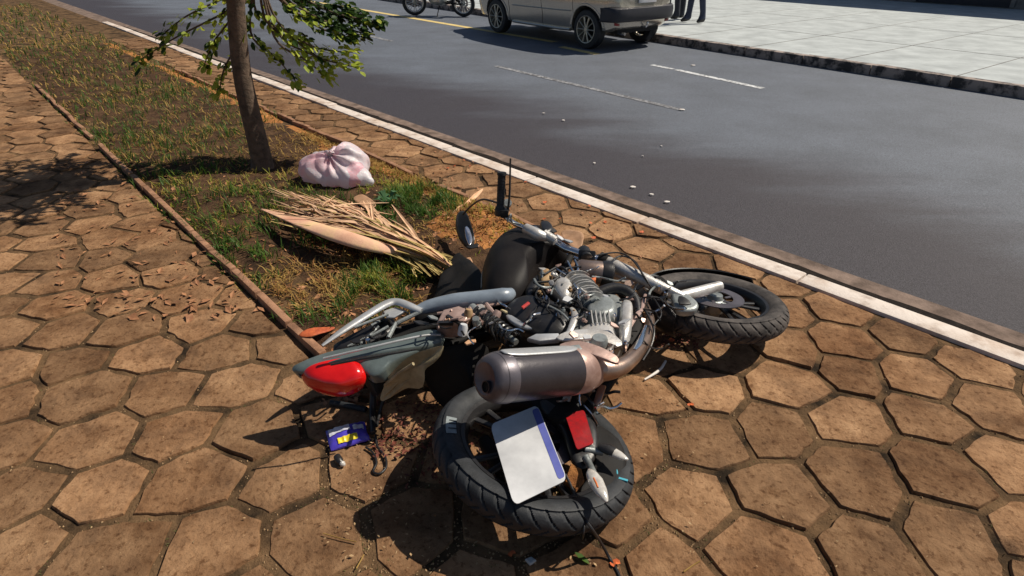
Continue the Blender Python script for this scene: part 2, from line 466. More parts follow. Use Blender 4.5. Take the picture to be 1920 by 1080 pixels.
gut = gm.build('gutter', 'gutter', smooth=False); tag(gut, kind='structure')
# dirt lying along the foot of the kerb, darkest where water runs
dm = MB()
N = 260
vs = []
for i in range(N + 1):
    s_ = -16 + 20 * i / N
    w = .265 + .02 * noise.noise(Vector((s_ * 3, 0, 0))) + .015 * noise.noise(Vector((s_ * 11, 4, 0)))
    vs += [K(s_, KERB_OUT - .01, ROADZ + .016), K(s_, KERB_OUT + w, ROADZ + .0145)]
dm.add(vs, [(2 * i, 2 * i + 2, 2 * i + 3, 2 * i + 1) for i in range(N)])
defm('gutter_dirt', (.03, .024, .02), (.014, .011, .01), rough=1, scale=20, bump=.01, bscale=60, spec=.1)
gd = dm.build('gutter_silt', 'gutter_dirt', smooth=False); tag(gd, kind='structure')

# ------------------------------------------------------------------ near sidewalk: bed of dirt with irregular six-sided stones
sw = MB()
sw.add([K(-60, -30, -.008), K(20, -30, -.008), K(20, KERB_IN + .01, -.008), K(-60, KERB_IN + .01, -.008)], [(0, 1, 2, 3)])
sidewalk = sw.build('sidewalk', 'joint_dirt', smooth=False); tag(sidewalk, kind='structure')

HS = .163                                    # stone side
ROT = Matrix.Rotation(R(7), 2)
def jit(p, amt, seed=0.):
    q = Vector((round(p.x * 50) * .7131 + seed, round(p.y * 50) * .5519, seed))
    return Vector((noise.noise(q), noise.noise(q + Vector((31.7, 11.3, 5))))) * amt
def hexverts(i, j):
    cx = (i + .5 * (j & 1)) * HS * math.sqrt(3); cy = j * HS * 1.5
    out = []
    for k in range(6):
        a = PI / 6 + k * PI / 3
        v = Vector((cx + HS * math.cos(a), cy + HS * math.sin(a)))
        w = ROT @ v
        out.append(w + jit(v, .085))
    return out
def in_bed(p, m=0.):
    s_, o_ = KD.xy.dot(p), KN.xy.dot(p)
    return s_ < BED_END + m and BED_LO - m < o_ < BED_HI + m
def clip_poly(poly, nrm, d):                 # keep nrm . p <= d
    out = []
    for i in range(len(poly)):
        a, b = poly[i], poly[(i + 1) % len(poly)]
        da, db = nrm.dot(a) - d, nrm.dot(b) - d
        if da <= 0: out.append(a)
        if da * db < 0: out.append(a + (b - a) * (da / (da - db)))
    return out
def inset(poly, w):
    n = len(poly); out = []
    for i in range(n):
        a, b, c = poly[i - 1], poly[i], poly[(i + 1) % n]
        d1, d2 = (b - a).normalized(), (c - b).normalized()
        n1, n2 = Vector((-d1.y, d1.x)), Vector((-d2.y, d2.x))
        m_ = n1 + n2
        if m_.length < 1e-4: m_ = n1
        m_ = m_.normalized(); k = w / max(.5, m_.dot(n1))
        out.append(b + m_ * k)
    return out
def area(p): return .5 * sum(p[i].x * p[(i + 1) % len(p)].y - p[(i + 1) % len(p)].x * p[i].y for i in range(len(p)))
def stone_mesh(poly, b, seed):
    c = sum(poly, Vector((0, 0))) / len(poly)
    fine = []
    for i in range(len(poly)):               # split the sides so that the edges can wander
        p, q = poly[i], poly[(i + 1) % len(poly)]
        for t in (0, .28, .52, .77):
            w = p + (q - p) * t
            if t: w = w + (c - w).normalized() * max(-.001, .013 * noise.noise(Vector((w.x * 23, w.y * 23, 3))) + .003)
            fine.append(w)
    # round the corners a little
    n = len(fine)
    for i in range(0, n, 4): fine[i] = fine[i] * .80 + (fine[i - 1] + fine[(i + 1) % n]) * .10
    tx, ty = random.uniform(-.016, .016), random.uniform(-.016, .016); h0 = random.uniform(-.004, .004)
    def top(w): return h0 + (w.x - c.x) * tx + (w.y - c.y) * ty + .004 * noise.noise(Vector((w.x * 14, w.y * 14, 9)))
    rings = [(1., -.05, 0), (.992, -.005, 1), (.968, 0, 1), (.55, .001, 1)]
    vs = []
    for sc, dz, t in rings:
        for w in fine:
            q = c + (w - c) * sc
            vs.append(Vector((q.x, q.y, (top(q) if t else 0) + dz)))
    fs = []
    for r_ in range(3):
        for k in range(n): fs.append((r_ * n + k, r_ * n + (k + 1) % n, (r_ + 1) * n + (k + 1) % n, (r_ + 1) * n + k))
    vs.append(Vector((c.x, c.y, top(c)))); e = len(vs) - 1
    for k in range(n): fs.append((3 * n + k, 3 * n + (k + 1) % n, e))
    b.add(vs, fs)
stones = []
for j in range(-24, 60):
    for i in range(-44, 28):
        poly = hexverts(i, j)
        c = sum(poly, Vector((0, 0))) / 6
        o_, s_ = KN.xy.dot(c), KD.xy.dot(c)
        if o_ > KERB_IN + .2 or o_ < -2.2 or s_ < -13 or s_ > 4.6: continue
        px = proj((c.x, c.y, 0))
        if c.x < -6 and o_ < -.6: continue
        poly = clip_poly(poly, KN.xy, KERB_IN - .004)
        if len(poly) < 3: continue
        if s_ < BED_END + .3 and BED_LO - .3 < o_ < BED_HI + .3:
            if in_bed(c): 
                if not (o_ > BED_HI - .14 or o_ < BED_LO + .14 or s_ > BED_END - .14): continue
            # cut against the nearest border of the planting bed
            dists = {'hi': o_ - BED_HI, 'lo': BED_LO - o_, 'end': s_ - BED_END}
            kbest = max(dists, key=lambda k: dists[k])
            if kbest == 'hi': poly = clip_poly(poly, -KN.xy, -(BED_HI + .012))
            elif kbest == 'lo': poly = clip_poly(poly, KN.xy, BED_LO - .012)
            else: poly = clip_poly(poly, -KD.xy, -(BED_END + .012))
            if len(poly) < 3: continue
        poly = [poly[k] for k in range(len(poly)) if (poly[k] - poly[k - 1]).length > .02]
        if len(poly) < 3: continue
        if area(poly) < 0: poly.reverse()
        poly = inset(poly, random.uniform(.005, .0135))
        if area(poly) < .004: continue
        stones.append((px[2], poly))
stones.sort(key=lambda t: t[0])
def portrait_first(t):
    c = sum(t[1], Vector((0, 0))) / len(t[1]); px = proj((c.x, c.y, 0))
    return abs(t[0]) if (t[0] > .1 and -60 < px[0] < 1980 and -40 < px[1] < 1130) else abs(t[0]) + 50
stones.sort(key=portrait_first)
for k, (d, poly) in enumerate(stones[:295]):
    b = MB(); stone_mesh(poly, b, k)
    b.build('paver', 'paver', sidewalk, sharp=50)
if len(stones) > 295:
    b = MB()
    for k, (d, poly) in enumerate(stones[295:]): stone_mesh(poly, b, k)
    o = b.build('paver_field', 'paver', sidewalk, sharp=50); tag(o, kind='stuff')
print('stones', len(stones))

# ------------------------------------------------------------------ planting bed: soil, edging, grass, litter
def hsoil(p):
    s_, o_ = KD.xy.dot(p.xy), KN.xy.dot(p.xy)
    e = min(1, max(0, min(o_ - BED_LO, BED_HI - o_, BED_END - s_) / .12))
    z = -.02 + .03 * e + .03 * noise.noise(Vector((p.x * 2.2, p.y * 2.2, 0))) * e + .012 * noise.noise(Vector((p.x * 11, p.y * 11, 0))) * e
    m = P(905, 425); z += .07 * math.exp(-((p.xy - m.xy).length / .26) ** 2) * e
    return z
sb = MB(); NS, NO = 150, 44
vs = []
for i in range(NS + 1):
    for j in range(NO + 1):
        t = i / NS; s_ = BED_END - 10.5 * t ** 1.5; o_ = BED_LO + (BED_HI - BED_LO) * j / NO
        q = K(s_, o_); q.z = hsoil(q); vs.append(q)
fs = [(i * (NO + 1) + j, (i + 1) * (NO + 1) + j, (i + 1) * (NO + 1) + j + 1, i * (NO + 1) + j + 1) for i in range(NS) for j in range(NO)]
sb.add(vs, fs)
for k, f in enumerate(sb.f):
    c = sum((sb.v[i] for i in f), Vector()) / 4
    m = P(905, 425)
    if (c.xy - m.xy).length + .1 * noise.noise(c * 6) < .30: sb.m[k] = 1
    if KN.dot(c) > BED_HI - .16 + .1 * noise.noise(c * 4): sb.m[k] = 1
bed = sb.build('planting_bed', ['soil', 'orange_soil']); tag(bed, kind='structure')
# edging of thin bricks along the kerb side of the bed
def edging(sA, sB, oA, horizontal=True):
    s_ = sA
    while s_ > sB:
        L = .33
        b = MB(); t = random.uniform(-.006, .006)
        a, c = K(s_ - .004, oA + t), K(s_ - L + .004, oA - t)
        a.z, c.z = random.uniform(-.018, .004), random.uniform(-.018, .004)
        if random.random() < .10: s_ -= L; continue
        b.bar(a, c, .035, .07)
        b.build('edging_brick', 'edging', bed, bevel=.008)
        s_ -= L
edging(BED_END + .02, -9, BED_HI - .016)
edging(BED_END + .02, -9, BED_LO + .016)

def blade(b, p, L, lean, az, w, bend):
    d = Vector((math.cos(az), math.sin(az), 0)); sd = Vector((-d.y, d.x, 0))
    p1 = p + Vector((0, 0, L * .55 * math.cos(lean))) + d * (L * .55 * math.sin(lean))
    l2 = min(1.9, lean + bend)
    p2 = p1 + Vector((0, 0, L * .45 * math.cos(l2))) + d * (L * .45 * math.sin(l2))
    b.add([p - sd * w, p + sd * w, p1 + sd * w * .8, p1 - sd * w * .8, p2], [(0, 1, 2, 3), (3, 2, 4)])
def scatter(name, material, blobs, label_kind='stuff', lab=None, cat=None):
    b = MB()
    for (x, y, rx, ry, n, L, w, lean) in blobs:      # pixel centre, radii in metres across/along, blades
        c = P(x, y)
        for k in range(n):
            a, r_ = random.uniform(0, 2 * PI), math.sqrt(random.random())
            tuft = noise.noise(Vector((a * 2, r_ * 3, x)))
            q = c + Vector((math.cos(a) * rx * r_, math.sin(a) * ry * r_, 0)) + Vector((random.gauss(0, .015), random.gauss(0, .015), 0))
            if not in_bed(q.xy, .03): continue
            if noise.noise(Vector((q.x * 8, q.y * 8, 2))) < -.12: continue
            q.z = hsoil(q) - .005
            blade(b, q, L * random.uniform(.5, 1.25), abs(random.gauss(lean, .3)), random.uniform(0, 2 * PI), w * random.uniform(.6, 1.2), random.uniform(.1, .9))
    o = b.build(name, material, smooth=False); tag(o, lab, cat, kind='stuff'); return o
scatter('green_grass', 'grass_green', [(300, 215, 1.3, 1.5, 2600, .09, .004, .5), (160, 130, 2.5, 3, 4500, .10, .006, .5), (60, 40, 4, 5, 3000, .12, .009, .5), (775, 385, .24, .30, 1500, .085, .0032, .5), (720, 540, .22, .2, 900, .085, .0032, .5), (830, 400, .12, .22, 380, .08, .003, .5), (640, 590, .3, .14, 420, .07, .003, .5),
    (420, 420, .9, .6, 2600, .09, .0035, .5), (200, 300, 1.2, .9, 2200, .09, .004, .5), (300, 520, .6, .4, 1400, .08, .0035, .5)], lab='green grass tufts growing in the dirt bed', cat='grass')
scatter('lime_grass', 'grass_lime', [(740, 355, .3, .14, 520, .06, .003, .7), (830, 368, .24, .1, 480, .05, .003, .7), (735, 535, .16, .14, 420, .085, .003, .6), (790, 350, .16, .08, 300, .05, .003, .8),
    (965, 410, .18, .08, 260, .05, .003, .7), (350, 380, 1.0, .6, 1200, .07, .0035, .6)], lab='yellow green grass blades at the bed edge', cat='grass')
scatter('dry_grass', 'grass_dry', [(300, 215, 1.3, 1.5, 2600, .08, .004, .9), (720, 302, .14, .2, 900, .05, .0035, .9), (775, 328, .16, .16, 900, .05, .0035, .9), (835, 356, .16, .13, 900, .045, .0035, .9), (890, 380, .14, .12, 700, .04, .0035, .9), (150, 120, 3, 3, 5000, .10, .006, .9), (60, 40, 4, 5, 3000, .12, .009, .9), (730, 310, .2, .25, 700, .06, .0028, .9), (800, 340, .24, .2, 800, .055, .0028, .9), (880, 380, .2, .14, 600, .05, .0028, .9), (640, 520, .36, .22, 900, .09, .0028, 1.1), (680, 560, .3, .2, 700, .09, .0028, 1.1),
    (920, 410, .2, .16, 500, .045, .0028, .9), (610, 245, .2, .2, 420, .06, .003, .8), (380, 300, 1.4, .9, 3000, .08, .0035, 1.0), (350, 560, .6, .35, 1600, .08, .003, 1.1), (800, 440, .3, .2, 300, .07, .0028, 1.0)],
    lab='dry straw coloured grass matted over the dirt bed', cat='grass')
scatter('rust_grass', 'grass_rust', [(720, 300, .22, .25, 600, .045, .0028, 1.0), (820, 345, .24, .18, 700, .045, .0028, 1.0), (900, 420, .28, .2, 1500, .035, .003, .9), (650, 540, .4, .25, 900, .07, .0028, 1.2), (620, 470, .3, .2, 500, .06, .0028, 1.2),
    (300, 450, 1.0, .6, 1600, .07, .003, 1.1)], lab='rust brown dead grass on the dirt mound', cat='grass')
def edge_scatter(name, material, n, L, w, lean, lab, s0=-2.1, s1=-5.2, spread=.13):
    b = MB()
    for k in range(n):
        q = K(random.uniform(s1, s0), BED_HI - .03 - abs(random.gauss(0, spread)))
        if noise.noise(Vector((q.x * 9, q.y * 9, len(name)))) < -.2: continue
        q.z = hsoil(q) - .004
        blade(b, q, L * random.uniform(.5, 1.3), abs(random.gauss(lean, .35)), random.uniform(0, 2 * PI), w * random.uniform(.6, 1.3), random.uniform(.1, .9))
    tag(b.build(name, material, smooth=False), lab, 'grass', kind='stuff')
edge_scatter('golden_grass', 'grass_dry', 4200, .042, .0036, .9, 'golden dry grass fringe along the brick edging')
edge_scatter('russet_grass', 'grass_rust', 2200, .04, .0034, 1.0, 'russet dead grass fringe along the brick edging', spread=.16)
edge_scatter('fresh_fringe', 'grass_lime', 1100, .04, .0034, .8, 'yellow green grass fringe along the brick edging', s0=-2.2, s1=-4.0, spread=.2)
# a low broad-leaved weed in the grass
wd = empty('weed', P(727, 380, .02)); tag(wd, 'low broad-leaved green weed growing in the grass by the white bag', 'weed')
for k in range(11):
    b = MB(); az = k * 2.4; L = random.uniform(.05, .085); d = Vector((math.cos(az), math.sin(az), 0)); sd = Vector((-d.y, d.x, 0)); z0 = .03 + .05 * random.random()
    base = d * .015
    b.add([base, base + d * L * .5 + sd * .022 + Vector((0, 0, z0)), base + d * L * .5 - sd * .022 + Vector((0, 0, z0)), base + d * L + Vector((0, 0, z0 * .8)), base + d * L * .5 + Vector((0, 0, z0 - .008))],
          [(0, 4, 1), (0, 2, 4), (1, 4, 3), (4, 2, 3)])
    b.build('leaf', 'weed_leaf', wd)

def litter(name, material, regions, lab, cat='litter', zfun=None, curl=.4):
    b = MB()
    for (x0, y0, x1, y1, n, sz) in regions:
        for k in range(n):
            q = P(random.uniform(x0, x1), random.uniform(y0, y1))
            if KN.dot(q) > KERB_IN - .02: continue
            q.z = (hsoil(q) if in_bed(q.xy) else .006) + random.uniform(0, .006)
            a = random.uniform(0, 2 * PI); L = sz * random.uniform(.4, 1.3); w = L * random.uniform(.25, .6)
            d = Vector((math.cos(a), math.sin(a), random.uniform(-curl, curl))); sd = Vector((-math.sin(a), math.cos(a), random.uniform(-curl, curl)))
            b.add([q - d * L, q + sd * w + Vector((0, 0, .3 * w)), q + d * L, q - sd * w + Vector((0, 0, .2 * w))], [(0, 1, 2), (0, 2, 3)])
    o = b.build(name, material, smooth=False); tag(o, lab, cat, kind='stuff'); return o
litter('red_bark_chips', 'chip_red', [(700, 755, 830, 860, 260, .011), (870, 770, 960, 900, 160, .010), (760, 860, 900, 920, 60, .01), (1215, 625, 1310, 655, 120, .012)], 'dark red bark chips strewn under the rear wheel')
litter('pale_crumbs', 'chip_pale', [(606, 850, 760, 960, 90, .005), (606, 760, 700, 850, 40, .006), (606, 960, 900, 1078, 60, .006), (960, 960, 1310, 1078, 40, .006), (1180, 640, 1310, 900, 40, .006), (1000, 380, 1310, 520, 60, .008),
       (0, 500, 600, 1078, 120, .004), (1320, 650, 1900, 1078, 70, .004), (640, 250, 950, 380, 70, .010)], 'pale crumbs of leaf and grit scattered over the pavers')
litter('leaf_litter', 'leaf_dry', [(606, 440, 880, 600, 240, .02), (606, 360, 880, 470, 120, .02), (606, 590, 700, 760, 120, .02), (880, 380, 980, 470, 90, .016), (100, 300, 600, 600, 420, .025), (690, 285, 900, 370, 110, .017),
       (1000, 390, 1310, 520, 24, .014), (640, 210, 950, 330, 40, .014)], 'brown dead leaf litter over the dirt bed')
# moss and weeds in the joints
mb = MB()
cent = [sum(p, Vector((0, 0))) / len(p) for (d, p) in stones[:260]]
for k in range(3600):
    q = P(random.choice([random.uniform(0, 1920), random.uniform(600, 1320)]), random.uniform(430, 1079))
    if in_bed(q.xy) or KN.dot(q) > KERB_IN: continue
    hit = any(abs((q.xy - sum(p, Vector((0, 0))) / len(p)).length) < .105 for (d, p) in stones[:220])
    if hit: continue
    q.z = -.018
    for t in range(2): blade(mb, q + Vector((random.gauss(0, .006), random.gauss(0, .006), 0)), random.uniform(.012, .026), random.uniform(.2, .9), random.uniform(0, 6.3), .0016, .4)
gvm = MB()
for k in range(8000):
    q = P(random.choice([random.uniform(0, 1920), random.uniform(600, 1320)]), random.uniform(400, 1079))
    if in_bed(q.xy): continue
    if KN.dot(q) > KERB_IN: continue
    near = min(((q.xy - c_).length, 0) for c_ in cent)[0]
    if near < .112: continue
    r_ = random.uniform(.0015, .0048); q.z = -.008 + r_ * .3
    e = [Vector((random.uniform(.6, 1.2) * r_ * math.cos(t), random.uniform(.6, 1.2) * r_ * math.sin(t), 0)) for t in (.2, 1.7, 3.3, 4.9)]
    gvm.add([q + v for v in e] + [q + Vector((0, 0, r_ * random.uniform(.7, 1.3)))], [(0, 1, 4), (1, 2, 4), (2, 3, 4), (3, 0, 4)])
tag(gvm.build('joint_gravel', 'chip_pale', smooth=False), 'fine pale grit lying in the paver joints', 'grit', kind='stuff')
tag(mb.build('joint_moss', 'moss', smooth=False), 'moss and tiny weeds growing in the paver joints', 'moss', kind='stuff')
# ------------------------------------------------------------------ wheels
def tyre(b, mtx, Ro, w, rim, N=400, groove=.006, pitch=40):
    half = [(rim - .004, .30 * w), (rim + .008, .40 * w), (rim + .03, .49 * w), (rim + .055, .48 * w), (Ro - .026, .44 * w), (Ro - .012, .34 * w), (Ro - .0035, .19 * w), (Ro, 0)]
    prof = [Vector((r, h, 0)) for r, h in half] + [Vector((r, -h, 0)) for r, h in reversed(half[:-1])]
    prof = catmull(prof, 4)
    n = len(prof); vs = []
    for k in range(N):
        a = 2 * PI * k / N
        for p in prof:
            r, h = p.x, p.y
            if groove and r > Ro - .03:
                q = abs(h) / (.5 * w)
                ph = (k / N * pitch + (q * 1.1 if h > 0 else q * 1.1 + .5)) % 1
                ph2 = (k / N * pitch + .45 + q * .5) % 1
                if ph < .13 and .06 < q < .93: r -= groove
                elif ph2 < .12 and .55 < q < .95: r -= groove * .7
            vs.append(mtx @ Vector((r * math.cos(a), r * math.sin(a), h)))
    fs = [(k * n + i, ((k + 1) % N) * n + i, ((k + 1) % N) * n + i + 1, k * n + i + 1) for k in range(N) for i in range(n - 1)]
    fs += [(k * n + n - 1, ((k + 1) % N) * n + n - 1, ((k + 1) % N) * n, k * n) for k in range(N)]
    b.add(vs, fs)
def wheel(parent, name, mtx, Ro, w, rim, off, rub='rubber', rimm='black_plastic', disc=True, spokes=6, N=400, groove=.006, discside=1):
    e = empty(name, parent=parent)
    b = MB(); tyre(b, mtx, Ro, w, rim, N, groove); b.build('tyre', rub, e, off, sharp=50)
    b = MB(); b.lathe([(rim - .002, -.34 * w), (rim - .014, -.32 * w), (rim - .026, -.18 * w), (rim - .03, 0), (rim - .026, .18 * w), (rim - .014, .32 * w), (rim - .002, .34 * w), (rim - .004, 0)], 72, mtx, closed=True)
    for k in range(spokes):
        a = 2 * PI * k / spokes
        for da in (-.16, .16):
            p0 = mtx @ Vector((.045 * math.cos(a), .045 * math.sin(a), .012)); p1 = mtx @ Vector(((rim - .022) * math.cos(a + da), (rim - .022) * math.sin(a + da), 0))
            b.tube([p0, p0.lerp(p1, .5), p1], [.014, .010, .012], 8, flat=.7)
    b.build('rim', rimm, e, off)
    b = MB(); b.lathe([(.012, -.5 * w), (.03, -.5 * w), (.034, -.3 * w), (.055, -.2 * w), (.055, .2 * w), (.034, .3 * w), (.03, .5 * w), (.012, .5 * w)], 28, mtx)
    b.build('hub', 'cast_grey', e, off)
    if disc:
        h = .36 * w * discside
        b = MB(); b.lathe([(.075, h), (.12, h), (.12, h + .004 * discside), (.075, h + .004 * discside)], 48, mtx, closed=True)
        for k in range(6):
            a = 2 * PI * k / 6; b.bar(mtx @ Vector((.045 * math.cos(a), .045 * math.sin(a), h)), mtx @ Vector((.08 * math.cos(a + .2), .08 * math.sin(a + .2), h)), .012, .004)
        b.build('brake_disc', 'muffler_cap', e, off)
    return e

# ------------------------------------------------------------------ the crashed motorcycle, lying on its left side, front to the right
B0 = Vector((.15, 1.95, 0))
bike = empty('crashed_motorcycle', B0)
tag(bike, 'wrecked dark motorcycle lying on its side on the brown pavers, exhaust facing up', 'motorcycle')
def part(name, b, m, parent=None, **k): return b.build(name, m, parent or bike, B0, **k)
def pts(l): return [P(*q) for q in l]

# rear wheel, pushed out towards the pavers and lying almost flat
mr = Matrix.Translation(P(1001, 842, .122)) @ Euler((R(-5), R(13), R(0))).to_matrix().to_4x4()
rw = wheel(bike, 'rear_wheel', mr, .320, .100, .240, B0, rub='rubber', spokes=5, N=640)
# pale worn lettering block on the sidewall
b = MB()
def on_side(ang, r, h=.0): return mr @ Vector((r * math.cos(ang), r * math.sin(ang), .0512 + h))
lo_ = mr.inverted() @ P(856, 788, .25); A0 = math.atan2(lo_.y, lo_.x)
rows = []
for k in range(5):
    a = A0 + R(-8 + 16 * k / 4)
    rows.append((on_side(a, .256), on_side(a, .288)))
b.add([v for r_ in rows for v in r_], [(2 * k, 2 * k + 2, 2 * k + 3, 2 * k + 1) for k in range(4)])
part('tyre_marking', b, 'tyre_paint', rw, smooth=False)
b = MB()
for da, r0, r1 in ((-4.4, .255, .278), (-1.4, .255, .278), (3.4, .252, .280)):
    b.bar(on_side(A0 + R(da), r0, .0012), on_side(A0 + R(da), r1, .0012), .0035, .001)
b.bar(on_side(A0 - R(4.4), .256, .0012), on_side(A0 - R(1.4), .256, .0012), .003, .001)
part('tyre_lettering', b, 'rubber', rw, smooth=False)

# front wheel
mf = Matrix.Translation(P(1338, 572, .13)) @ Euler((R(-8), R(3), 0)).to_matrix().to_4x4()
fw = wheel(bike, 'front_wheel', mf, .305, .10, .222, B0, rub='rubber_dusty', spokes=5, N=560)
b = MB()                                              # front mudguard: a curved shell round the back of the wheel
vs = []; n = 26; mcs = 9
for i in range(n + 1):
    a = R(40 + 185 * i / n)
    for j in range(mcs):
        t = -1 + 2 * j / (mcs - 1)
        r_ = .335 - .035 * t * t
        vs.append(mf @ Vector((r_ * math.cos(a), r_ * math.sin(a), t * .062)))
    for j in reversed(range(mcs)):
        t = -1 + 2 * j / (mcs - 1)
        r_ = .331 - .035 * t * t
        vs.append(mf @ Vector((r_ * math.cos(a), r_ * math.sin(a), t * .058)))
q = 2 * mcs
fs = [(i * q + j, i * q + (j + 1) % q, (i + 1) * q + (j + 1) % q, (i + 1) * q + j) for i in range(n) for j in range(q)] + [tuple(range(q)), tuple(n * q + j for j in range(q))]
b.add(vs, fs); part('front_mudguard', b, 'black_plastic')

# fork
ax = mf @ Vector((0, 0, .07))
b = MB(); b.tube([P(1000, 430, .40), P(1060, 466, .36), P(1136, 492, .315)], .0175, 14); b.tube([P(1012, 446, .21), P(1070, 482, .17), P(1140, 507, .13)], .0175, 14)
part('fork_tube', b, 'chrome')
b = MB(); b.tube([P(1130, 488, .32), P(1140, 493, .317), P(1215, 528, .28), P(1275, 557, .25), ax + Vector((.01, 0, .02))], [.027, .029, .028, .026, .022], 16)
fl = part('fork_leg', b, 'cast_alloy')
b = MB(); b.tube([P(1136, 505, .13), P(1225, 548, .10), mf @ Vector((0, 0, -.075))], [.027, .028, .023], 14); part('fork_leg', b, 'cast_alloy')
b = MB(); b.pillow(pts([(1258, 548, .26), (1278, 548, .26), (1308, 570, .25), (1302, 584, .245), (1268, 582, .245)]), .012, .03, flat=.75); part('axle_clamp', b, 'cast_grey')
b = MB(); b.pillow(pts([(1272, 556, .285), (1284, 558, .285), (1296, 570, .275), (1274, 571, .275)]), .003, .004, flat=.9, smooth=2); part('axle_recess', b, 'black_plastic')
b = MB(); b.tube([P(1094, 470, .345), P(1100, 486, .345)], .028, 12); b.bar(P(1100, 478, .36), P(1108, 490, .13), .07, .04); part('triple_clamp', b, 'black_plastic', bevel=.005)
b = MB(); b.tube([P(1124, 486, .325), P(1138, 492, .32)], .033, 16); part('fork_seal', b, 'black_matte')
b = MB(); b.pillow(pts([(1222, 528, .25), (1240, 530, .25), (1256, 548, .24), (1248, 562, .22), (1226, 556, .22), (1216, 540, .23)]), .04, .03, flat=.6)
cal = part('brake_caliper', b, 'black_matte')
for (x, y) in ((1236, 540), (1248, 552)):
    b = MB(); b.lathe([(.0, .01), (.008, .01), (.008, -.01)], 10, Matrix.Translation(P(x, y, .28))); part('bolt', b, 'chrome', cal)
b = MB(); b.bar(P(1150, 507, .25), P(1185, 520, .24), .02, .02); b.tube([P(1165, 528, .2), P(1200, 532, .2), P(1215, 545, .21)], .008, 8, smooth=4); part('fork_bracket', b, 'cast_alloy', bevel=.003)

# handlebar, grip, lever, mirror
gb = P(938, 392, .50); gt = PY(941, 323, gb.y + .02)
b = MB(); b.tube([gb + (gt - gb) * .3, gb, P(944, 404, .45), P(965, 419, .42), P(1000, 434, .40), P(1022, 448, .36), P(1010, 470, .2), P(985, 470, .06), P(965, 462, .03)], .011, 12, smooth=5); hb = part('handlebar', b, 'chrome')
b = MB(); d = gt - gb
b.tube([gb, gb + d * .06, gb + d * .1, gb + d * .9, gb + d * .93, gt], [.021, .021, .0165, .0165, .02, .019], 18)
for k in range(9): b.tube([gb + d * (.16 + .08 * k), gb + d * (.185 + .08 * k)], .0176, 18)
part('grip', b, 'rubber', hb)
b = MB(); b.tube([gb - d * .18, gb + d * .02], .024, 14); b.box(gb - d * .08 + Vector((.018, -.01, 0)), (.035, .03, .035)); part('switch_housing', b, 'black_plastic', hb, bevel=.004)
b = MB(); lv0 = gb + Vector((.028, -.012, -.02)); lv1 = PY(957, 297, gb.y + .03)
b.tube([gb + Vector((.008, -.015, -.03)), lv0, lv0.lerp(lv1, .35) + Vector((.006, -.006, 0)), lv1], [.008, .0085, .0065, .005], 10, smooth=5, flat=.7); part('brake_lever', b, 'black_plastic', hb)
b = MB(); b.tube([gb + Vector((.03, -.02, -.05)), gb + Vector((.045, -.01, -.02)), gb + Vector((.05, 0, -.06)), P(975, 420, .43)], .004, 8, smooth=5); part('brake_cable', b, 'cast_grey', hb)
# reservoir
b = MB(); b.lathe([(0, .03), (.018, .03), (.02, .022), (.02, -.015), (.0, -.018)], 18, Matrix.Translation(P(950, 383, .46)) @ Euler((.9, .3, 0)).to_matrix().to_4x4()); part('brake_reservoir', b, 'cast_grey', hb)
b = MB(); b.tube([P(932, 380, .40), P(905, 374, .36), P(885, 385, .28), P(868, 402, .20)], .0055, 8, smooth=6); mst = part('mirror_stem', b, 'black_plastic', hb)
b = MB(); b.pillow(pts([(858, 400, .17), (872, 398, .19), (882, 420, .17), (890, 452, .12), (880, 468, .09), (862, 450, .10), (854, 424, .13)]), .025, .02, up=Vector((.3, -.5, .8)).normalized(), flat=.6); part('mirror', b, 'black_plastic', hb)
b = MB(); b.pillow(pts([(872, 426, .19), (879, 428, .18), (886, 450, .15), (880, 460, .14), (873, 444, .16)]), .004, .003, up=Vector((.3, -.5, .8)).normalized(), flat=.9); part('mirror_glass', b, 'chrome', hb)

# chrome steering pieces over the tank top
b = MB(); b.tube([P(985, 428, .44), P(1008, 440, .43), P(1024, 444, .42)], [.022, .026, .018], 12, smooth=3); b.tube([P(1020, 438, .43), P(1042, 452, .41)], .02, 12); part('top_clamp', b, 'cast_alloy')
b = MB(); b.pillow(pts([(1012, 424, .40), (1030, 424, .40), (1038, 440, .40), (1018, 446, .40)]), .03, .03, flat=.6); part('ignition_switch', b, 'black_plastic')

# tank and the black plastic round it
tank_o = [(903, 540), (906, 508), (922, 478), (950, 455), (990, 443), (1028, 447), (1050, 464), (1064, 492), (1032, 503), (1006, 520), (994, 545), (992, 566), (966, 581), (930, 583), (908, 570)]
b = MB(); b.pillow([P(x, y, .26) for x, y in tank_o], .135, .16, rings=8, flat=.34, smooth=5, up=Vector((0, -.10, 1)).normalized(), wob=.004); tk = part('fuel_tank', b, 'tank_black')
b = MB(); b.tube([P(x, y, .275) for x, y in tank_o[:8]], .0042, 8, smooth=5); part('tank_rim_highlight', b, 'cast_grey', tk)  # rim highlight painted as a grey line along the tank edge
b = MB(); b.pillow(pts([(926, 478, .352), (934, 476, .352), (935, 481, .352), (927, 483, .352)]), .003, .003, smooth=0, flat=.9); part('tank_badge', b, 'salmon_metal', tk)
b = MB(); b.tube([P(1040, 506, .33), P(1010, 522, .335), P(996, 545, .33), P(994, 565, .325)], [.012, .02, .022, .012], 10, smooth=5, flat=.5); part('tank_trim', b, 'black_plastic', tk)
b = MB(); b.pillow(pts([(862, 474, .10), (900, 510, .16), (908, 560, .18), (880, 590, .16), (810, 580, .08), (822, 535, .06), (840, 500, .06)]), .008, .1, flat=.4, wob=.03); part('tank_lower_cowl', b, 'black_matte')

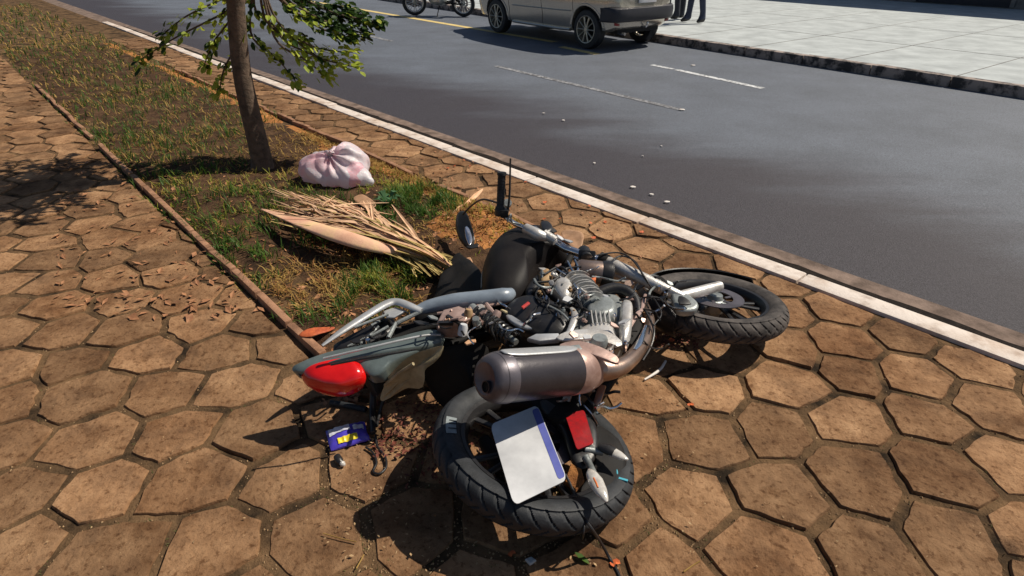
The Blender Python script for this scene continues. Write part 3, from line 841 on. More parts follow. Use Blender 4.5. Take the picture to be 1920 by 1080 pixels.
# seat
b = MB(); b.tube([P(770, 588, .30), P(800, 576, .31), P(850, 566, .325), P(905, 561, .335), P(945, 555, .34), P(960, 549, .335)], [.010, .022, .028, .030, .028, .018], 18, smooth=5, flat=1.15, updir=(0, .75, .65)); st = part('seat', b, 'seat_sky_sheen')
b = MB(); b.tube([P(820, 588, .31), P(880, 579, .325), P(940, 569, .33)], .006, 8, smooth=4); part('seat_trim', b, 'salmon_metal', st)
b = MB(); b.pillow(pts([(780, 590, .24), (850, 560, .26), (940, 552, .27), (955, 575, .26), (880, 600, .24), (800, 615, .22)]), .03, .14, flat=.7); part('seat_pan', b, 'black_matte')

# battery box and salmon-coloured frame plates that catch the sun
b = MB(); b.pillow(pts([(830, 588, .33), (862, 580, .335), (884, 590, .335), (876, 610, .33), (842, 614, .325), (818, 612, .32)]), .02, .05, smooth=1, flat=.8); bb = part('battery_box', b, 'salmon_metal')
b = MB(); b.bar(P(838, 592, .36), P(872, 612, .355), .012, .008); b.bar(P(822, 606, .35), P(850, 606, .35), .014, .012); part('battery_strap', b, 'black_plastic', bb)
b = MB()
for (x0, y0, x1, y1) in ((880, 578, 892, 600), (895, 574, 912, 592), (912, 570, 926, 588), (888, 596, 906, 606)):
    b.tube([P(x0, y0, .35), P(x1, y1, .345)], .008, 8)
part('frame_bracket', b, 'salmon_metal')
for (x, y, c_) in ((878, 590, 'chip_pale'), (902, 580, 'cast_alloy'), (894, 604, 'cast_grey'), (930, 592, 'salmon_metal'), (868, 618, 'plate_white')):
    b = MB(); b.lathe([(0, .02), (.012, .02), (.016, .008), (.016, -.02)], 10, Matrix.Translation(P(x, y, .35)) @ Euler((random.uniform(-.6, .6), random.uniform(-.6, .6), 0)).to_matrix().to_4x4()); part('connector', b, c_)
b = MB()
b.tube([P(700, 650, .22), P(790, 618, .24), P(880, 600, .26), P(960, 590, .28), P(1040, 540, .28), P(1070, 480, .28)], .015, 12, smooth=5)
b.tube([P(760, 690, .18), P(860, 640, .20), P(940, 620, .2), P(1000, 620, .2)], .014, 12, smooth=5)
b.tube([P(1095, 486, .25), P(1150, 535, .22), P(1190, 590, .19), P(1175, 640, .17)], .015, 12, smooth=5)
part('frame', b, 'black_matte')

# rear shock
b = MB(); p0, p1 = P(884, 578, .34), P(968, 642, .33); d = (p1 - p0); L = d.length; dn = d.normalized(); u = Vector((0, 0, 1)); u = (u - dn * u.dot(dn)).normalized(); w_ = dn.cross(u)
hel = []
NT = 10
for k in range(NT * 14 + 1):
    t = k / (NT * 14); a = 2 * PI * NT * t
    hel.append(p0 + d * (.16 + .80 * t) + (u * math.cos(a) + w_ * math.sin(a)) * .027)
b.tube(hel, .0062, 7); shk = part('shock_spring', b, 'spring_black')
b = MB(); b.tube([p0, p0 + d * .12, p0 + d * .13, p0 + d * .55, p0 + d * .56, p1], [.02, .02, .016, .016, .011, .011], 14); part('shock_damper', b, 'cast_grey', shk)
b = MB(); b.lathe([(0, .008), (.03, .008), (.03, -.004), (0, -.004)], 20, Matrix.Translation(p0 + d * .15) @ dn.to_track_quat('Z', 'Y').to_matrix().to_4x4()); part('spring_collar', b, 'cast_alloy', shk)

# side cover with its red mark and a bar highlight built as a silver streak
b = MB(); b.pillow(pts([(936, 600, .29), (955, 574, .31), (985, 562, .32), (1030, 570, .32), (1064, 590, .32), (1074, 610, .32), (1062, 634, .31), (1020, 640, .30), (980, 632, .29), (952, 618, .285)]), .045, .1, flat=.55, smooth=4); sc = part('side_cover', b, 'black_plastic')
b = MB(); b.pillow(pts([(977, 576, .368), (990, 566, .368), (994, 569, .368), (981, 579, .368)]), .003, .004, smooth=0, flat=.9); part('cover_badge', b, 'red_paint', sc)
b = MB(); b.pillow(pts([(948, 592, .348), (958, 592, .352), (980, 606, .362), (998, 617, .362), (976, 614, .358), (955, 602, .35)]), .006, .01, smooth=2, flat=.7); part('highlight_blade', b, 'silver_paint', sc)
b = MB(); b.tube([P(1030, 574, .368), P(1052, 586, .372), P(1066, 600, .365)], .004, 8, smooth=4); part('cover_lip', b, 'cast_grey', sc)
b = MB(); b.pillow(pts([(988, 636, .36), (1004, 628, .362), (1048, 627, .362), (1050, 638, .36), (1012, 642, .358)]), .006, .012, smooth=1, flat=.88, rings=2); part('footpeg_bracket', b, 'silver_paint', bevel=0)

# engine
eng_o = [(1062, 652), (1074, 606), (1092, 580), (1126, 568), (1158, 572), (1172, 596), (1172, 634), (1158, 664), (1116, 676), (1080, 672)]
b = MB(); b.pillow([P(x, y, .24) for x, y in eng_o], .07, .16, flat=.75, smooth=3); eg = part('engine', b, 'cast_grey')
b = MB(); b.pillow([P(x, y, .31) for x, y in [(1072, 652), (1080, 632), (1104, 620), (1136, 616), (1154, 630), (1152, 656), (1128, 670), (1090, 668)]], .045, .02, flat=.6, smooth=4); cc = part('clutch_cover', b, 'cast_alloy', eg)
b = MB(); b.pillow([P(x, y, .31) for x, y in [(1094, 600), (1106, 580), (1134, 572), (1154, 582), (1156, 604), (1136, 614), (1106, 612)]], .055, .02, flat=.6, smooth=4); part('generator_cover', b, 'cast_grey', eg)
b = MB(); b.pillow([P(x, y, .315) for x, y in [(1164, 576), (1178, 572), (1186, 584), (1184, 620), (1178, 648), (1164, 652), (1160, 620)]], .045, .04, flat=.55, smooth=3); part('crankcase_front', b, 'cast_alloy', eg)
for (x, y) in ((1078, 650), (1088, 629), (1110, 619), (1138, 619), (1151, 640), (1146, 660), (1118, 670), (1092, 667), (1100, 590), (1128, 575), (1152, 592), (1168, 580), (1182, 590), (1172, 644)):
    b = MB(); b.lathe([(0, .010), (.005, .010), (.0055, .003), (.009, .002), (.009, -.03)], 8, Matrix.Translation(P(x, y, .342))); part('bolt', b, 'chrome', eg)
for k in range(5):                                      # cooling ribs cast into the cover
    b = MB(); b.tube([P(1108 + 8 * k, 582 - 1.2 * k, .362), P(1112 + 8 * k, 608 - k, .362)], [.003, .004, .003], 6); part('cast_rib', b, 'cast_alloy', eg)
b = MB(); b.lathe([(.046, 0), (.05, .004), (.052, .0), (.05, -.01)], 28, Matrix.Translation(P(1122, 642, .352)), closed=True); part('cover_ring', b, 'cast_alloy', eg)
b = MB(); b.pillow(pts([(1042, 634, .37), (1062, 622, .375), (1100, 618, .37), (1140, 622, .36), (1166, 640, .35), (1158, 650, .35), (1110, 636, .36), (1064, 640, .37)]), .004, .008, smooth=2, flat=.9, rings=2); part('engine_guard', b, 'cast_alloy', eg)
b = MB(); b.lathe([(0, .018), (.024, .016), (.03, .004), (.03, -.02)], 20, Matrix.Translation(P(1124, 640, .352))); part('oil_cap', b, 'cast_grey', eg)
b = MB(); b.tube([P(1058, 640, .35), P(1072, 612, .365), P(1078, 590, .365), P(1072, 578, .355)], [.008, .012, .013, .009], 10, smooth=4, flat=.5); part('chain_case_edge', b, 'cast_alloy', eg)
# finned cylinder
p0, p1 = P(1112, 580, .33), P(1074, 526, .33); d = p1 - p0; dn = d.normalized(); q_ = dn.to_track_quat('Z', 'Y').to_matrix().to_4x4()
b = MB(); b.tube([p0, p1], .045, 16); part('cylinder', b, 'cast_grey', eg)
for k in range(8):
    b = MB(); m_ = Matrix.Translation(p0 + d * (.12 + .1 * k)) @ q_
    b.lathe([(.04, .0028), (.062 + .004 * (k % 2), .002), (.062 + .004 * (k % 2), -.002), (.04, -.0028)], 20, m_, closed=True); part('cooling_fin', b, 'cast_alloy', eg)
b = MB(); b.pillow(pts([(1034, 548, .33), (1048, 534, .335), (1066, 536, .335), (1076, 552, .33), (1068, 572, .325), (1046, 574, .32)]), .05, .06, flat=.45, smooth=3); part('throttle_body', b, 'cast_alloy', eg)
b = MB(); b.pillow(pts([(1008, 520, .33), (1024, 510, .335), (1036, 520, .335), (1030, 534, .33), (1014, 540, .325)]), .03, .05, flat=.5, smooth=3); part('injector', b, 'chip_pale', eg)
b = MB(); b.tube([P(1000, 548, .34), P(1020, 545, .35), P(1044, 560, .35), P(1062, 584, .35)], .016, 10, smooth=5); part('intake_hose', b, 'black_matte', eg)
b = MB()
for q in ([(1020, 515), (1050, 500), (1070, 520), (1080, 560)], [(1000, 530), (1040, 525), (1060, 505), (1090, 500)], [(1062, 560), (1085, 566), (1094, 590), (1080, 600)], [(1010, 540), (1005, 556), (1020, 566), (1046, 575)]):
    b.tube([P(x, y, .36 + .01 * random.random()) for x, y in q], .0048, 8, smooth=5)
part('wiring', b, 'black_plastic', eg)
fx = [(1040, 516, .36, .012), (1052, 522, .355, .009), (1030, 546, .365, .01), (1086, 574, .35, .011), (1076, 586, .36, .008), (1060, 508, .36, .009), (1022, 558, .36, .010), (1094, 600, .37, .008), (1016, 512, .37, .009),
      (1068, 544, .37, .010), (1034, 530, .37, .011), (1086, 548, .38, .009), (1100, 556, .38, .010), (1056, 582, .37, .008), (1012, 548, .37, .008), (1080, 520, .37, .009), (1046, 590, .375, .007)]
for k, (x, y, z, r_) in enumerate(fx):
    b = MB(); b.lathe([(0, r_ * 1.3), (r_ * .55, r_ * 1.3), (r_ * .6, r_ * .5), (r_, r_ * .45), (r_, -r_ * .4), (r_ * .7, -r_ * .5), (r_ * .7, -r_ * 2)], 8, Matrix.Translation(P(x, y, z)) @ Euler((random.uniform(-1, 1), random.uniform(-1, 1), 0)).to_matrix().to_4x4())
    part('fitting', b, ('cast_alloy', 'chrome', 'salmon_metal', 'cast_grey', 'chip_pale')[k % 5], eg)
b = MB()
for q in ([(1064, 490), (1076, 512), (1092, 530)], [(1078, 488), (1084, 505), (1076, 520)], [(1044, 505), (1062, 515)]):
    b.tube([P(x, y, .365) for x, y in q], .005, 8, smooth=3)
part('throttle_linkage', b, 'chrome', eg)

# headlight shell seen from behind
ax0, ax1 = P(1082, 506, .32), P(1134, 514, .30)
b = MB(); q_ = (ax1 - ax0).to_track_quat('Z', 'Y').to_matrix().to_4x4(); L = (ax1 - ax0).length
b.lathe([(0, -.01), (.034, -.008), (.046, .01), (.052, L * .8), (.052, L)], 28, Matrix.Translation(ax0) @ q_); hl = part('headlight_shell', b, 'steel_brown')
b = MB(); b.lathe([(.053, L - .02), (.058, L), (.058, L + .02), (.05, L + .028), (0, L + .034)], 28, Matrix.Translation(ax0) @ q_); part('headlight_rim', b, 'black_plastic', hl)
b = MB(); b.pillow(pts([(1106, 522, .36), (1118, 518, .36), (1117, 526, .36), (1108, 530, .36)]), .004, .02, smooth=0, flat=.9); part('side_reflector', b, 'orange_plastic', hl)

# exhaust: header, down pipe, muffler
b = MB(); b.tube([P(1108, 566, .29), P(1122, 550, .31), P(1150, 541, .32), P(1176, 547, .315), P(1192, 566, .30), P(1196, 600, .28)], [.018, .022, .023, .022, .02, .018], 14, smooth=6); part('header_pipe', b, 'black_plastic')
b = MB(); b.tube([P(1206, 566, .22), P(1217, 596, .235), P(1216, 622, .25), P(1200, 652, .275), P(1178, 678, .30), P(1152, 692, .315), P(1120, 693, .325)], [.017, .02, .0225, .025, .027, .03, .042], 16, smooth=6); ex = part('exhaust_pipe', b, 'steel_brown')
b = MB(); b.tube([P(1211, 610, .285), P(1200, 640, .305), P(1190, 655, .318)], [.006, .012, .006], 8, smooth=4, flat=.4); part('pipe_shield', b, 'chrome', ex)
mA, mB = P(910, 710, .455), P(1100, 692, .32); d = mB - mA; L = d.length; q_ = Matrix.Translation(mA) @ d.to_track_quat('Z', 'Y').to_matrix().to_4x4()
b = MB(); b.lathe([(.060, 0.012), (.071, .03), (.074, .09), (.0755, L * .55), (.0755, L * .86)], 48, q_); mu = part('muffler', b, 'muffler_dark')
b = MB(); b.lathe([(.018, .006), (.046, -.002), (.058, .003), (.065, .014), (.072, .034), (.0750, .062), (.0748, .066)], 48, q_); part('end_cap', b, 'muffler_cap', mu)
b = MB(); b.lathe([(.015, -.006), (.017, -.006), (.017, .02), (.015, .02)], 20, q_ @ Matrix.Translation((-.016, -.016, 0)), closed=True); part('outlet_pipe', b, 'muffler_dark', mu)
b = MB(); b.lathe([(0, .0035), (.0155, .0035)], 20, q_ @ Matrix.Translation((-.016, -.016, -.006))); part('outlet_bore', b, 'car_gap', mu)
b = MB(); b.lathe([(.0755, L * .80), (.0768, L * .81), (.0750, L * .94), (.064, L * 1.04), (.046, L * 1.14), (.034, L * 1.2)], 48, q_); part('muffler_cone', b, 'salmon_metal', mu)
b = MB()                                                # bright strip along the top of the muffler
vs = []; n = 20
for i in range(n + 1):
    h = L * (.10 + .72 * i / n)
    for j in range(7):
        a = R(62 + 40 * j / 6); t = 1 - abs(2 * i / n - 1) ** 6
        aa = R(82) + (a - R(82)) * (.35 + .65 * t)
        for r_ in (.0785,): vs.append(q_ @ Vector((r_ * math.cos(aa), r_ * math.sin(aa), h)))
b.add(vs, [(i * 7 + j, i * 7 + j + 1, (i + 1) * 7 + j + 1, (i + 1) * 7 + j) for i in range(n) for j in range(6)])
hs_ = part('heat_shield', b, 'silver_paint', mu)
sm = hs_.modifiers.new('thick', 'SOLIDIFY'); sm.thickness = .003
b = MB(); b.pillow(pts([(1050, 646, .40), (1084, 640, .405), (1122, 650, .40), (1156, 668, .385), (1160, 682, .375), (1138, 676, .385), (1092, 660, .40), (1056, 658, .40)]), .004, .006, smooth=3, flat=.92, rings=2); part('rear_heat_guard', b, 'salmon_metal', mu)
b = MB(); b.pillow(pts([(1070, 649, .412), (1086, 647, .413), (1092, 656, .41), (1072, 658, .41)]), .003, .003, smooth=0, flat=.9); part('guard_label', b, 'cast_grey', mu)

# swing arm, chain guard and the brackets under the muffler
b = MB(); b.tube([P(1150, 700, .20), P(1120, 745, .17), P(1080, 790, .14), P(1020, 850, .12)], [.024, .022, .02, .02], 12, smooth=3); b.tube([P(1080, 725, .2), P(1074, 760, .17)], .012, 10); part('swing_arm', b, 'black_matte')
for (x0, y0, z0, x1, y1, z1, w_) in ((1130, 722, .24, 1118, 760, .2, .024), (1068, 730, .24, 1062, 752, .21, .026), (1112, 715, .25, 1104, 735, .22, .014)):
    b = MB(); b.bar(P(x0, y0, z0), P(x1, y1, z1), w_, .012); part('muffler_bracket', b, 'steel_brown', bevel=.003)
b = MB(); b.tube([P(1090, 715, .25), P(1086, 745, .21), P(1088, 760, .19)], .004, 8, smooth=3); b.tube([P(1094, 760, .18), P(1110, 778, .16), P(1122, 800, .15)], .005, 8, smooth=3); part('brake_rod', b, 'chrome')

def tpts(l): return [P(x, y, max(.02, z - .075)) for x, y, z in l]
# tail: fairing panels, grab rail, light, inner mudguard
b = MB(); b.pillow(tpts([(548, 690, .33), (604, 668, .35), (665, 655, .36), (730, 641, .37), (792, 625, .37), (820, 621, .37), (834, 632, .36), (826, 646, .35), (790, 655, .35), (730, 664, .355), (680, 673, .35), (620, 685, .34), (570, 700, .32)]), .016, .05, smooth=3, flat=.80, rings=3); tf = part('tail_fairing', b, 'fairing_grey')
b = MB(); b.pillow(tpts([(672, 676, .335), (730, 666, .345), (792, 655, .345), (770, 668, .335), (735, 686, .32), (715, 702, .31), (692, 704, .31)]), .012, .05, smooth=3, flat=.6); part('fairing_lower', b, 'fairing_grey', tf)
b = MB(); b.tube([P(620, 684, .352), P(700, 669, .366), P(780, 655, .364)], .0035, 8, smooth=4); part('fairing_crease', b, 'black_plastic', tf)
b = MB(); b.tube(tpts([(606, 672, .372), (700, 650, .39), (790, 630, .39), (826, 628, .38)]), .004, 8, smooth=4); part('fairing_edge', b, 'silver_paint', tf)
b = MB(); b.pillow(tpts([(640, 660, .25), (700, 640, .27), (790, 615, .28), (880, 600, .28), (900, 640, .24), (800, 665, .24), (700, 690, .22), (620, 700, .22)]), .05, .12, smooth=3, flat=.6); part('tail_undertray', b, 'black_matte')
rail = catmull(tpts([(604, 648, .36), (640, 622, .375), (690, 590, .39), (724, 570, .40), (744, 566, .40), (766, 573, .40), (790, 583, .39)]), 6)
b = MB(); b.tube(rail, [.006, .014, .018, .019, .019, .018, .014], 14, flat=.6); gr = part('grab_rail', b, 'silver_paint')
b = MB(); b.tube(tpts([(664, 614, .375), (700, 600, .38), (728, 589, .385)]), .005, 8); b.tube(tpts([(744, 606, .37), (768, 594, .38), (790, 584, .388)]), .008, 8); b.tube(tpts([(728, 634, .36), (742, 606, .37)]), .008, 8)
b.tube(tpts([(652, 650, .35), (700, 628, .36), (728, 612, .37)]), .0055, 8); part('rail_brace', b, 'cast_grey', gr)
b = MB(); b.pillow(tpts([(718, 584, .38), (742, 576, .385), (760, 584, .385), (740, 596, .375), (724, 596, .375)]), .004, .006, smooth=1, flat=.8); part('rail_plate', b, 'silver_paint', gr)
b = MB(); b.pillow(tpts([(625, 650, .30), (700, 610, .33), (735, 596, .335), (740, 620, .32), (690, 650, .31), (640, 662, .30)]), .015, .06, smooth=2, flat=.7); part('rail_base', b, 'black_plastic', gr)
b = MB(); b.lathe([(0, .008), (.008, .008), (.009, -.01)], 10, Matrix.Translation(P(690, 640, .30))); part('bolt', b, 'chrome', gr)
b = MB(); b.pillow(tpts([(566, 702, .30), (592, 688, .315), (630, 679, .32), (664, 675, .32), (678, 684, .315), (688, 704, .30), (682, 720, .285), (660, 733, .27), (634, 738, .265), (600, 734, .265), (574, 722, .28)]), .045, .05, smooth=4, flat=.55, rings=7, up=Vector((0, -.35, .94))); tl = part('tail_light', b, 'red_lens')
b = MB(); b.tube(catmull(tpts([(560, 704, .31), (592, 685, .322), (632, 675, .33), (670, 671, .33), (686, 684, .322), (694, 706, .305)]), 5), .006, 8); part('light_bezel', b, 'black_plastic', tl)
b = MB(); b.pillow(tpts([(714, 752, .17), (718, 722, .23), (734, 700, .31), (764, 674, .37), (795, 656, .41), (832, 650, .42), (816, 674, .38), (798, 694, .34), (794, 722, .28), (764, 718, .26), (738, 730, .22)]), .014, .02, smooth=3, flat=.75, wob=.03); ig = part('inner_mudguard', b, 'khaki')
b = MB(); b.tube(tpts([(722, 722, .25), (748, 700, .325), (775, 682, .375)]), .006, 8, smooth=3); part('mudguard_rib', b, 'khaki', ig)
b = MB(); b.pillow(tpts([(792, 700, .20), (800, 674, .26), (842, 658, .30), (900, 650, .31), (918, 664, .28), (896, 692, .25), (886, 720, .22), (880, 744, .17), (850, 750, .14), (816, 735, .15)]), .05, .1, smooth=3, flat=.5); part('rear_mudguard', b, 'black_matte')
b = MB(); b.bar(P(690, 700, .16), P(712, 735, .09), .05, .03); b.tube(tpts([(700, 735, .14), (698, 770, .08), (700, 812, .02)]), [.014, .012, .01], 10, smooth=4); b.tube(tpts([(722, 738, .14), (712, 775, .08), (706, 800, .05)]), .006, 8, smooth=3); part('mudguard_stay', b, 'black_plastic', bevel=.004)

# number plate holder broken loose over the rear wheel
b = MB(); b.pillow(pts([(1012, 745, .19), (1056, 742, .19), (1090, 770, .18), (1118, 800, .175), (1120, 850, .165), (1098, 878, .16), (1074, 868, .165), (1052, 806, .175), (1020, 775, .185)]), .014, .025, smooth=3, flat=.7); ph = part('plate_holder', b, 'black_plastic')
def quad(px, z): return [P(x, y, zz) for (x, y), zz in zip(px, z)]
def plate_mesh(c4, u0, u1, v0, v1, thick, rr=.09):
    a, b4, c, d = c4
    nrm = (b4 - a).cross(d - a).normalized()
    if nrm.z < 0: nrm = -nrm
    def at(u, v): return (a * (1 - u) + b4 * u) * (1 - v) + (d * (1 - u) + c * u) * v
    pl = []
    for (cu, cv, a0) in ((u1 - rr, v1 - rr, 0), (u0 + rr, v1 - rr, 90), (u0 + rr, v0 + rr, 180), (u1 - rr, v0 + rr, 270)):
        for k in range(5):
            t = R(a0 + 22.5 * k); pl.append(at(cu + rr * math.cos(t), cv + rr * math.sin(t)))
    n = len(pl); b = MB()
    b.add([p + nrm * thick for p in pl] + pl, [tuple(range(n)), tuple(range(2 * n - 1, n - 1, -1))] + [(k, (k + 1) % n, n + (k + 1) % n, n + k) for k in range(n)])
    return b, nrm
pc = quad([(919, 797), (1008, 760), (1064, 900), (964, 948)], [.235, .240, .228, .235])
pc[3] = pc[0] + pc[2] - pc[1]
b, nrm = plate_mesh(pc, 0, 1, 0, 1, .002); part('number_plate', b, 'plate_white', ph, smooth=False)
off_ = nrm * .0022
b, _ = plate_mesh([p + off_ for p in pc], .85, .985, .04, .96, .0006, .04); part('plate_band', b, 'plate_blue', ph, smooth=False)
b, _ = plate_mesh([p + nrm * .014 for p in quad([(1060, 785), (1094, 777), (1112, 838), (1082, 850)], [.195, .195, .18, .18])], 0, 1, 0, 1, .004, .08); part('rear_reflector', b, 'red_reflector', ph, bevel=.0015)
b = MB(); b.tube(pts([(1098, 858, .185), (1106, 872, .185), (1112, 888, .19)]), [.013, .010, .012], 10, smooth=3); b.tube(pts([(1096, 842, .18), (1130, 848, .17)]), .011, 10); part('turn_signal_stem', b, 'cast_grey', ph)
def lens(a, c, w, name, m):
    b = MB(); a, c = Vector(a), Vector(c)
    b.tube([a, a.lerp(c, .12), a.lerp(c, .4), a.lerp(c, .7), a.lerp(c, .92), c], [.004, w * .7, w, w * .8, w * .4, .003], 16, smooth=3, flat=.7); return part(name, b, m, ph)
lens(P(1104, 880, .215), P(1138, 941, .205), .022, 'turn_signal_lens', 'clear_lens')
lens(P(1128, 838, .185), P(1178, 862, .18), .018, 'turn_signal_lens', 'clear_lens')
b = MB(); b.tube(pts([(1122, 836, .188), (1140, 842, .187), (1152, 848, .186)]), [.012, .02, .017], 12, flat=.7); part('turn_signal_base', b, 'black_plastic', ph)
b = MB(); b.tube(pts([(1113, 896, .236), (1118, 906, .236), (1121, 914, .234)]), .0028, 8); part('bulb', b, 'orange_plastic', ph)
b = MB(); b.tube(pts([(1155, 874, .12), (1160, 895, .12), (1176, 903, .12)]), .003, 8, smooth=3); b.bar(P(1160, 897, .125), P(1177, 902, .125), .007, .006); part('blue_clip', b, 'cyan_plastic')
b = MB(); b.pillow(pts([(1058, 905, .14), (1070, 870, .16), (1090, 880, .16), (1096, 902, .15), (1080, 922, .14)]), .006, .01, smooth=1, flat=.8); part('broken_tab', b, 'orange_soil', ph)
b = MB(); b.tube(pts([(1060, 890, .16), (1072, 915, .15), (1088, 960, .14), (1110, 992, .13), (1128, 1020, .05), (1142, 1045, .012), (1156, 1068, .008), (1166, 1092, .006)]), .0042, 8, smooth=6); part('loose_wire', b, 'black_plastic')
b = MB(); b.tube(pts([(1066, 905, .15), (1085, 935, .145), (1096, 965, .14), (1094, 1000, .12), (1092, 1010, .06)]), .003, 8, smooth=5); part('loose_wire', b, 'black_plastic')
b = MB(); b.tube(pts([(1140, 492, .35), (1165, 480, .35), (1190, 490, .34), (1205, 515, .32), (1215, 530, .29)]), .004, 8, smooth=6); b.tube(pts([(1120, 478, .36), (1160, 474, .36), (1188, 490, .35), (1225, 545, .27)]), .0035, 8, smooth=6)
b.tube(pts([(1192, 555, .30), (1214, 590, .29), (1226, 620, .28), (1220, 650, .26), (1205, 676, .26)]), .004, 8, smooth=6); b.tube(pts([(1216, 545, .25), (1240, 585, .27), (1226, 610, .27)]), .003, 8, smooth=5)
part('cables', b, 'black_plastic')
b = MB(); b.tube(pts([(1210, 552, .30), (1202, 580, .30), (1186, 600, .30), (1176, 622, .29)]), [.006, .009, .012, .008], 8, smooth=4, flat=.5); part('radiator_stay', b, 'salmon_metal')
b = MB(); b.tube(pts([(1186, 572, .27), (1188, 610, .27), (1176, 650, .25)]), [.03, .034, .03], 10, smooth=3, flat=.7); part('down_tube_guard', b, 'black_matte')

# dark broken pieces inside the rear wheel
b = MB(); b.pillow(pts([(1116, 796, .14), (1160, 826, .13), (1176, 880, .11), (1150, 922, .11), (1108, 940, .12), (1084, 926, .13), (1112, 886, .14), (1116, 840, .14)]), .008, .02, smooth=3, flat=.8, wob=.02); part('chain_guard', b, 'black_matte')
b = MB(); b.pillow(pts([(896, 826, .12), (914, 816, .13), (936, 846, .13), (944, 878, .12), (926, 880, .11), (908, 852, .11)]), .01, .02, smooth=2, flat=.7); part('hub_bracket', b, 'black_matte')
b = MB(); b.pillow(pts([(990, 742, .19), (1040, 738, .2), (1080, 756, .19), (1086, 792, .18), (1050, 800, .18), (1010, 770, .18)]), .012, .03, smooth=3, flat=.7, wob=.03); part('torn_mudflap', b, 'black_matte')

# the tangle in the middle: torn wiring, bent tubes and broken plastic
rt = random.Random(5)
def tangle(x0, x1, y0, y1, z0, z1, n, r0, r1, mats, name):
    for k in range(n):
        x, y = rt.uniform(x0, x1), rt.uniform(y0, y1); a = rt.uniform(0, 6.28); L = rt.uniform(14, 34); q = []
        for i in range(5):
            q.append((x, y, rt.uniform(z0, z1))); a += rt.uniform(-.9, .9); x += math.cos(a) * L * .5; y += math.sin(a) * L * .36
        b = MB(); b.tube(pts(q), rt.uniform(r0, r1), 7, smooth=4); part(name, b, rt.choice(mats))
tangle(1000, 1110, 505, 590, .35, .385, 16, .0025, .005, ['black_plastic', 'cast_grey', 'chrome', 'black_matte'], 'torn_cable')
tangle(845, 960, 575, 625, .335, .37, 12, .0025, .005, ['black_plastic', 'salmon_metal', 'black_matte', 'chrome'], 'torn_cable')
tangle(1150, 1215, 560, 650, .29, .34, 8, .003, .005, ['black_plastic', 'black_matte'], 'torn_cable')
tangle(1190, 1260, 520, 590, .24, .30, 8, .003, .006, ['black_plastic', 'cast_grey', 'chrome'], 'torn_cable')
tangle(1050, 1140, 722, 775, .19, .22, 7, .003, .006, ['black_plastic', 'steel_brown', 'chrome'], 'torn_cable')
tangle(690, 800, 590, 640, .27, .30, 7, .003, .006, ['black_plastic', 'cast_grey'], 'torn_cable')
def shard(x, y, z, s, m, name='broken_panel', n=5, tilt=.6):
    c = P(x, y, z); up = Vector((rt.uniform(-tilt, tilt), rt.uniform(-tilt, tilt), 1)).normalized(); e1 = up.cross(Vector((0, 1, .1))).normalized(); e2 = up.cross(e1)
    a0 = rt.uniform(0, 6.28); o = [c + (e1 * math.cos(a0 + 6.283 * k / n) * rt.uniform(.5, 1.3) + e2 * math.sin(a0 + 6.283 * k / n) * rt.uniform(.4, .9)) * s for k in range(n)]
    b = MB(); b.pillow(o, .003, .003, up=up, smooth=0, flat=.92, rings=1); part(name, b, m)
for (x, y, z, s, m) in ((1018, 505, .36, .022, 'cast_alloy'), (1046, 498, .37, .018, 'salmon_metal'), (1094, 545, .385, .020, 'cast_alloy'), (1062, 560, .385, .022, 'plate_white'), (1112, 562, .37, .022, 'cast_grey'), (1136, 556, .36, .02, 'silver_paint'),
    (1180, 560, .32, .02, 'salmon_metal'), (1168, 604, .372, .024, 'plate_white'), (1150, 610, .378, .018, 'salmon_metal'), (1100, 632, .385, .024, 'plate_white'), (1076, 628, .39, .022, 'salmon_metal'), (1206, 600, .29, .018, 'salmon_metal'),
    (858, 596, .37, .026, 'salmon_metal'), (836, 600, .35, .024, 'leaf_tan'), (906, 586, .37, .018, 'salmon_metal'), (920, 606, .36, .016, 'cast_alloy'), (880, 642, .30, .028, 'leaf_tan'), (946, 584, .36, .018, 'khaki'), (868, 612, .36, .014, 'silver_paint'),
    (1036, 432, .42, .026, 'black_plastic'), (1050, 446, .40, .024, 'plate_white'), (1066, 452, .39, .024, 'silver_paint'), (886, 462, .14, .03, 'seat_vinyl'), (1240, 560, .27, .022, 'black_plastic'), (1228, 520, .30, .02, 'black_plastic'),
    (1256, 532, .29, .02, 'cast_grey'), (1196, 540, .29, .024, 'black_plastic'), (1178, 530, .28, .028, 'steel_brown'), (790, 606, .31, .03, 'black_plastic'), (812, 596, .33, .02, 'cast_grey'), (668, 640, .30, .02, 'black_plastic')):
    shard(x, y, z, s, m)
# ------------------------------------------------------------------ dry palm frond lying over the grass
fr0 = P(878, 522, 0)
frond = empty('palm_frond', fr0); tag(frond, 'dry fallen palm frond with tan leaflets spread over the grass beside the motorcycle', 'palm frond')
def fstrip(path, w, fold=.35, roll=0.):
    path = catmull(path, 4); b = MB(); vs = []; L = len(path)
    for i, p in enumerate(path):
        d = (path[min(i + 1, L - 1)] - path[max(i - 1, 0)]).normalized(); sd = d.cross(Vector((0, 0, 1))).normalized(); up = sd.cross(d)
        sd2 = sd * math.cos(roll) + up * math.sin(roll); up2 = up * math.cos(roll) - sd * math.sin(roll)
        t = i / (L - 1); ww = w * (math.sin(PI * (.12 + .86 * t)) ** .6)
        vs += [p - sd2 * ww + up2 * ww * fold, p, p + sd2 * ww + up2 * ww * fold, p - up2 * .002]
    fs = []
    for i in range(L - 1):
        a, c = i * 4, (i + 1) * 4
        fs += [(a, a + 1, c + 1, c), (a + 1, a + 2, c + 2, c + 1), (a + 2, a + 3, c + 3, c + 2), (a + 3, a, c, c + 3)]
    b.add(vs, fs); return b
rach = catmull([P(900, 532, .05), P(850, 505, .07), P(800, 482, .085), P(750, 455, .10), P(690, 425, .11), P(600, 400, .11), P(520, 385, .10)], 6)
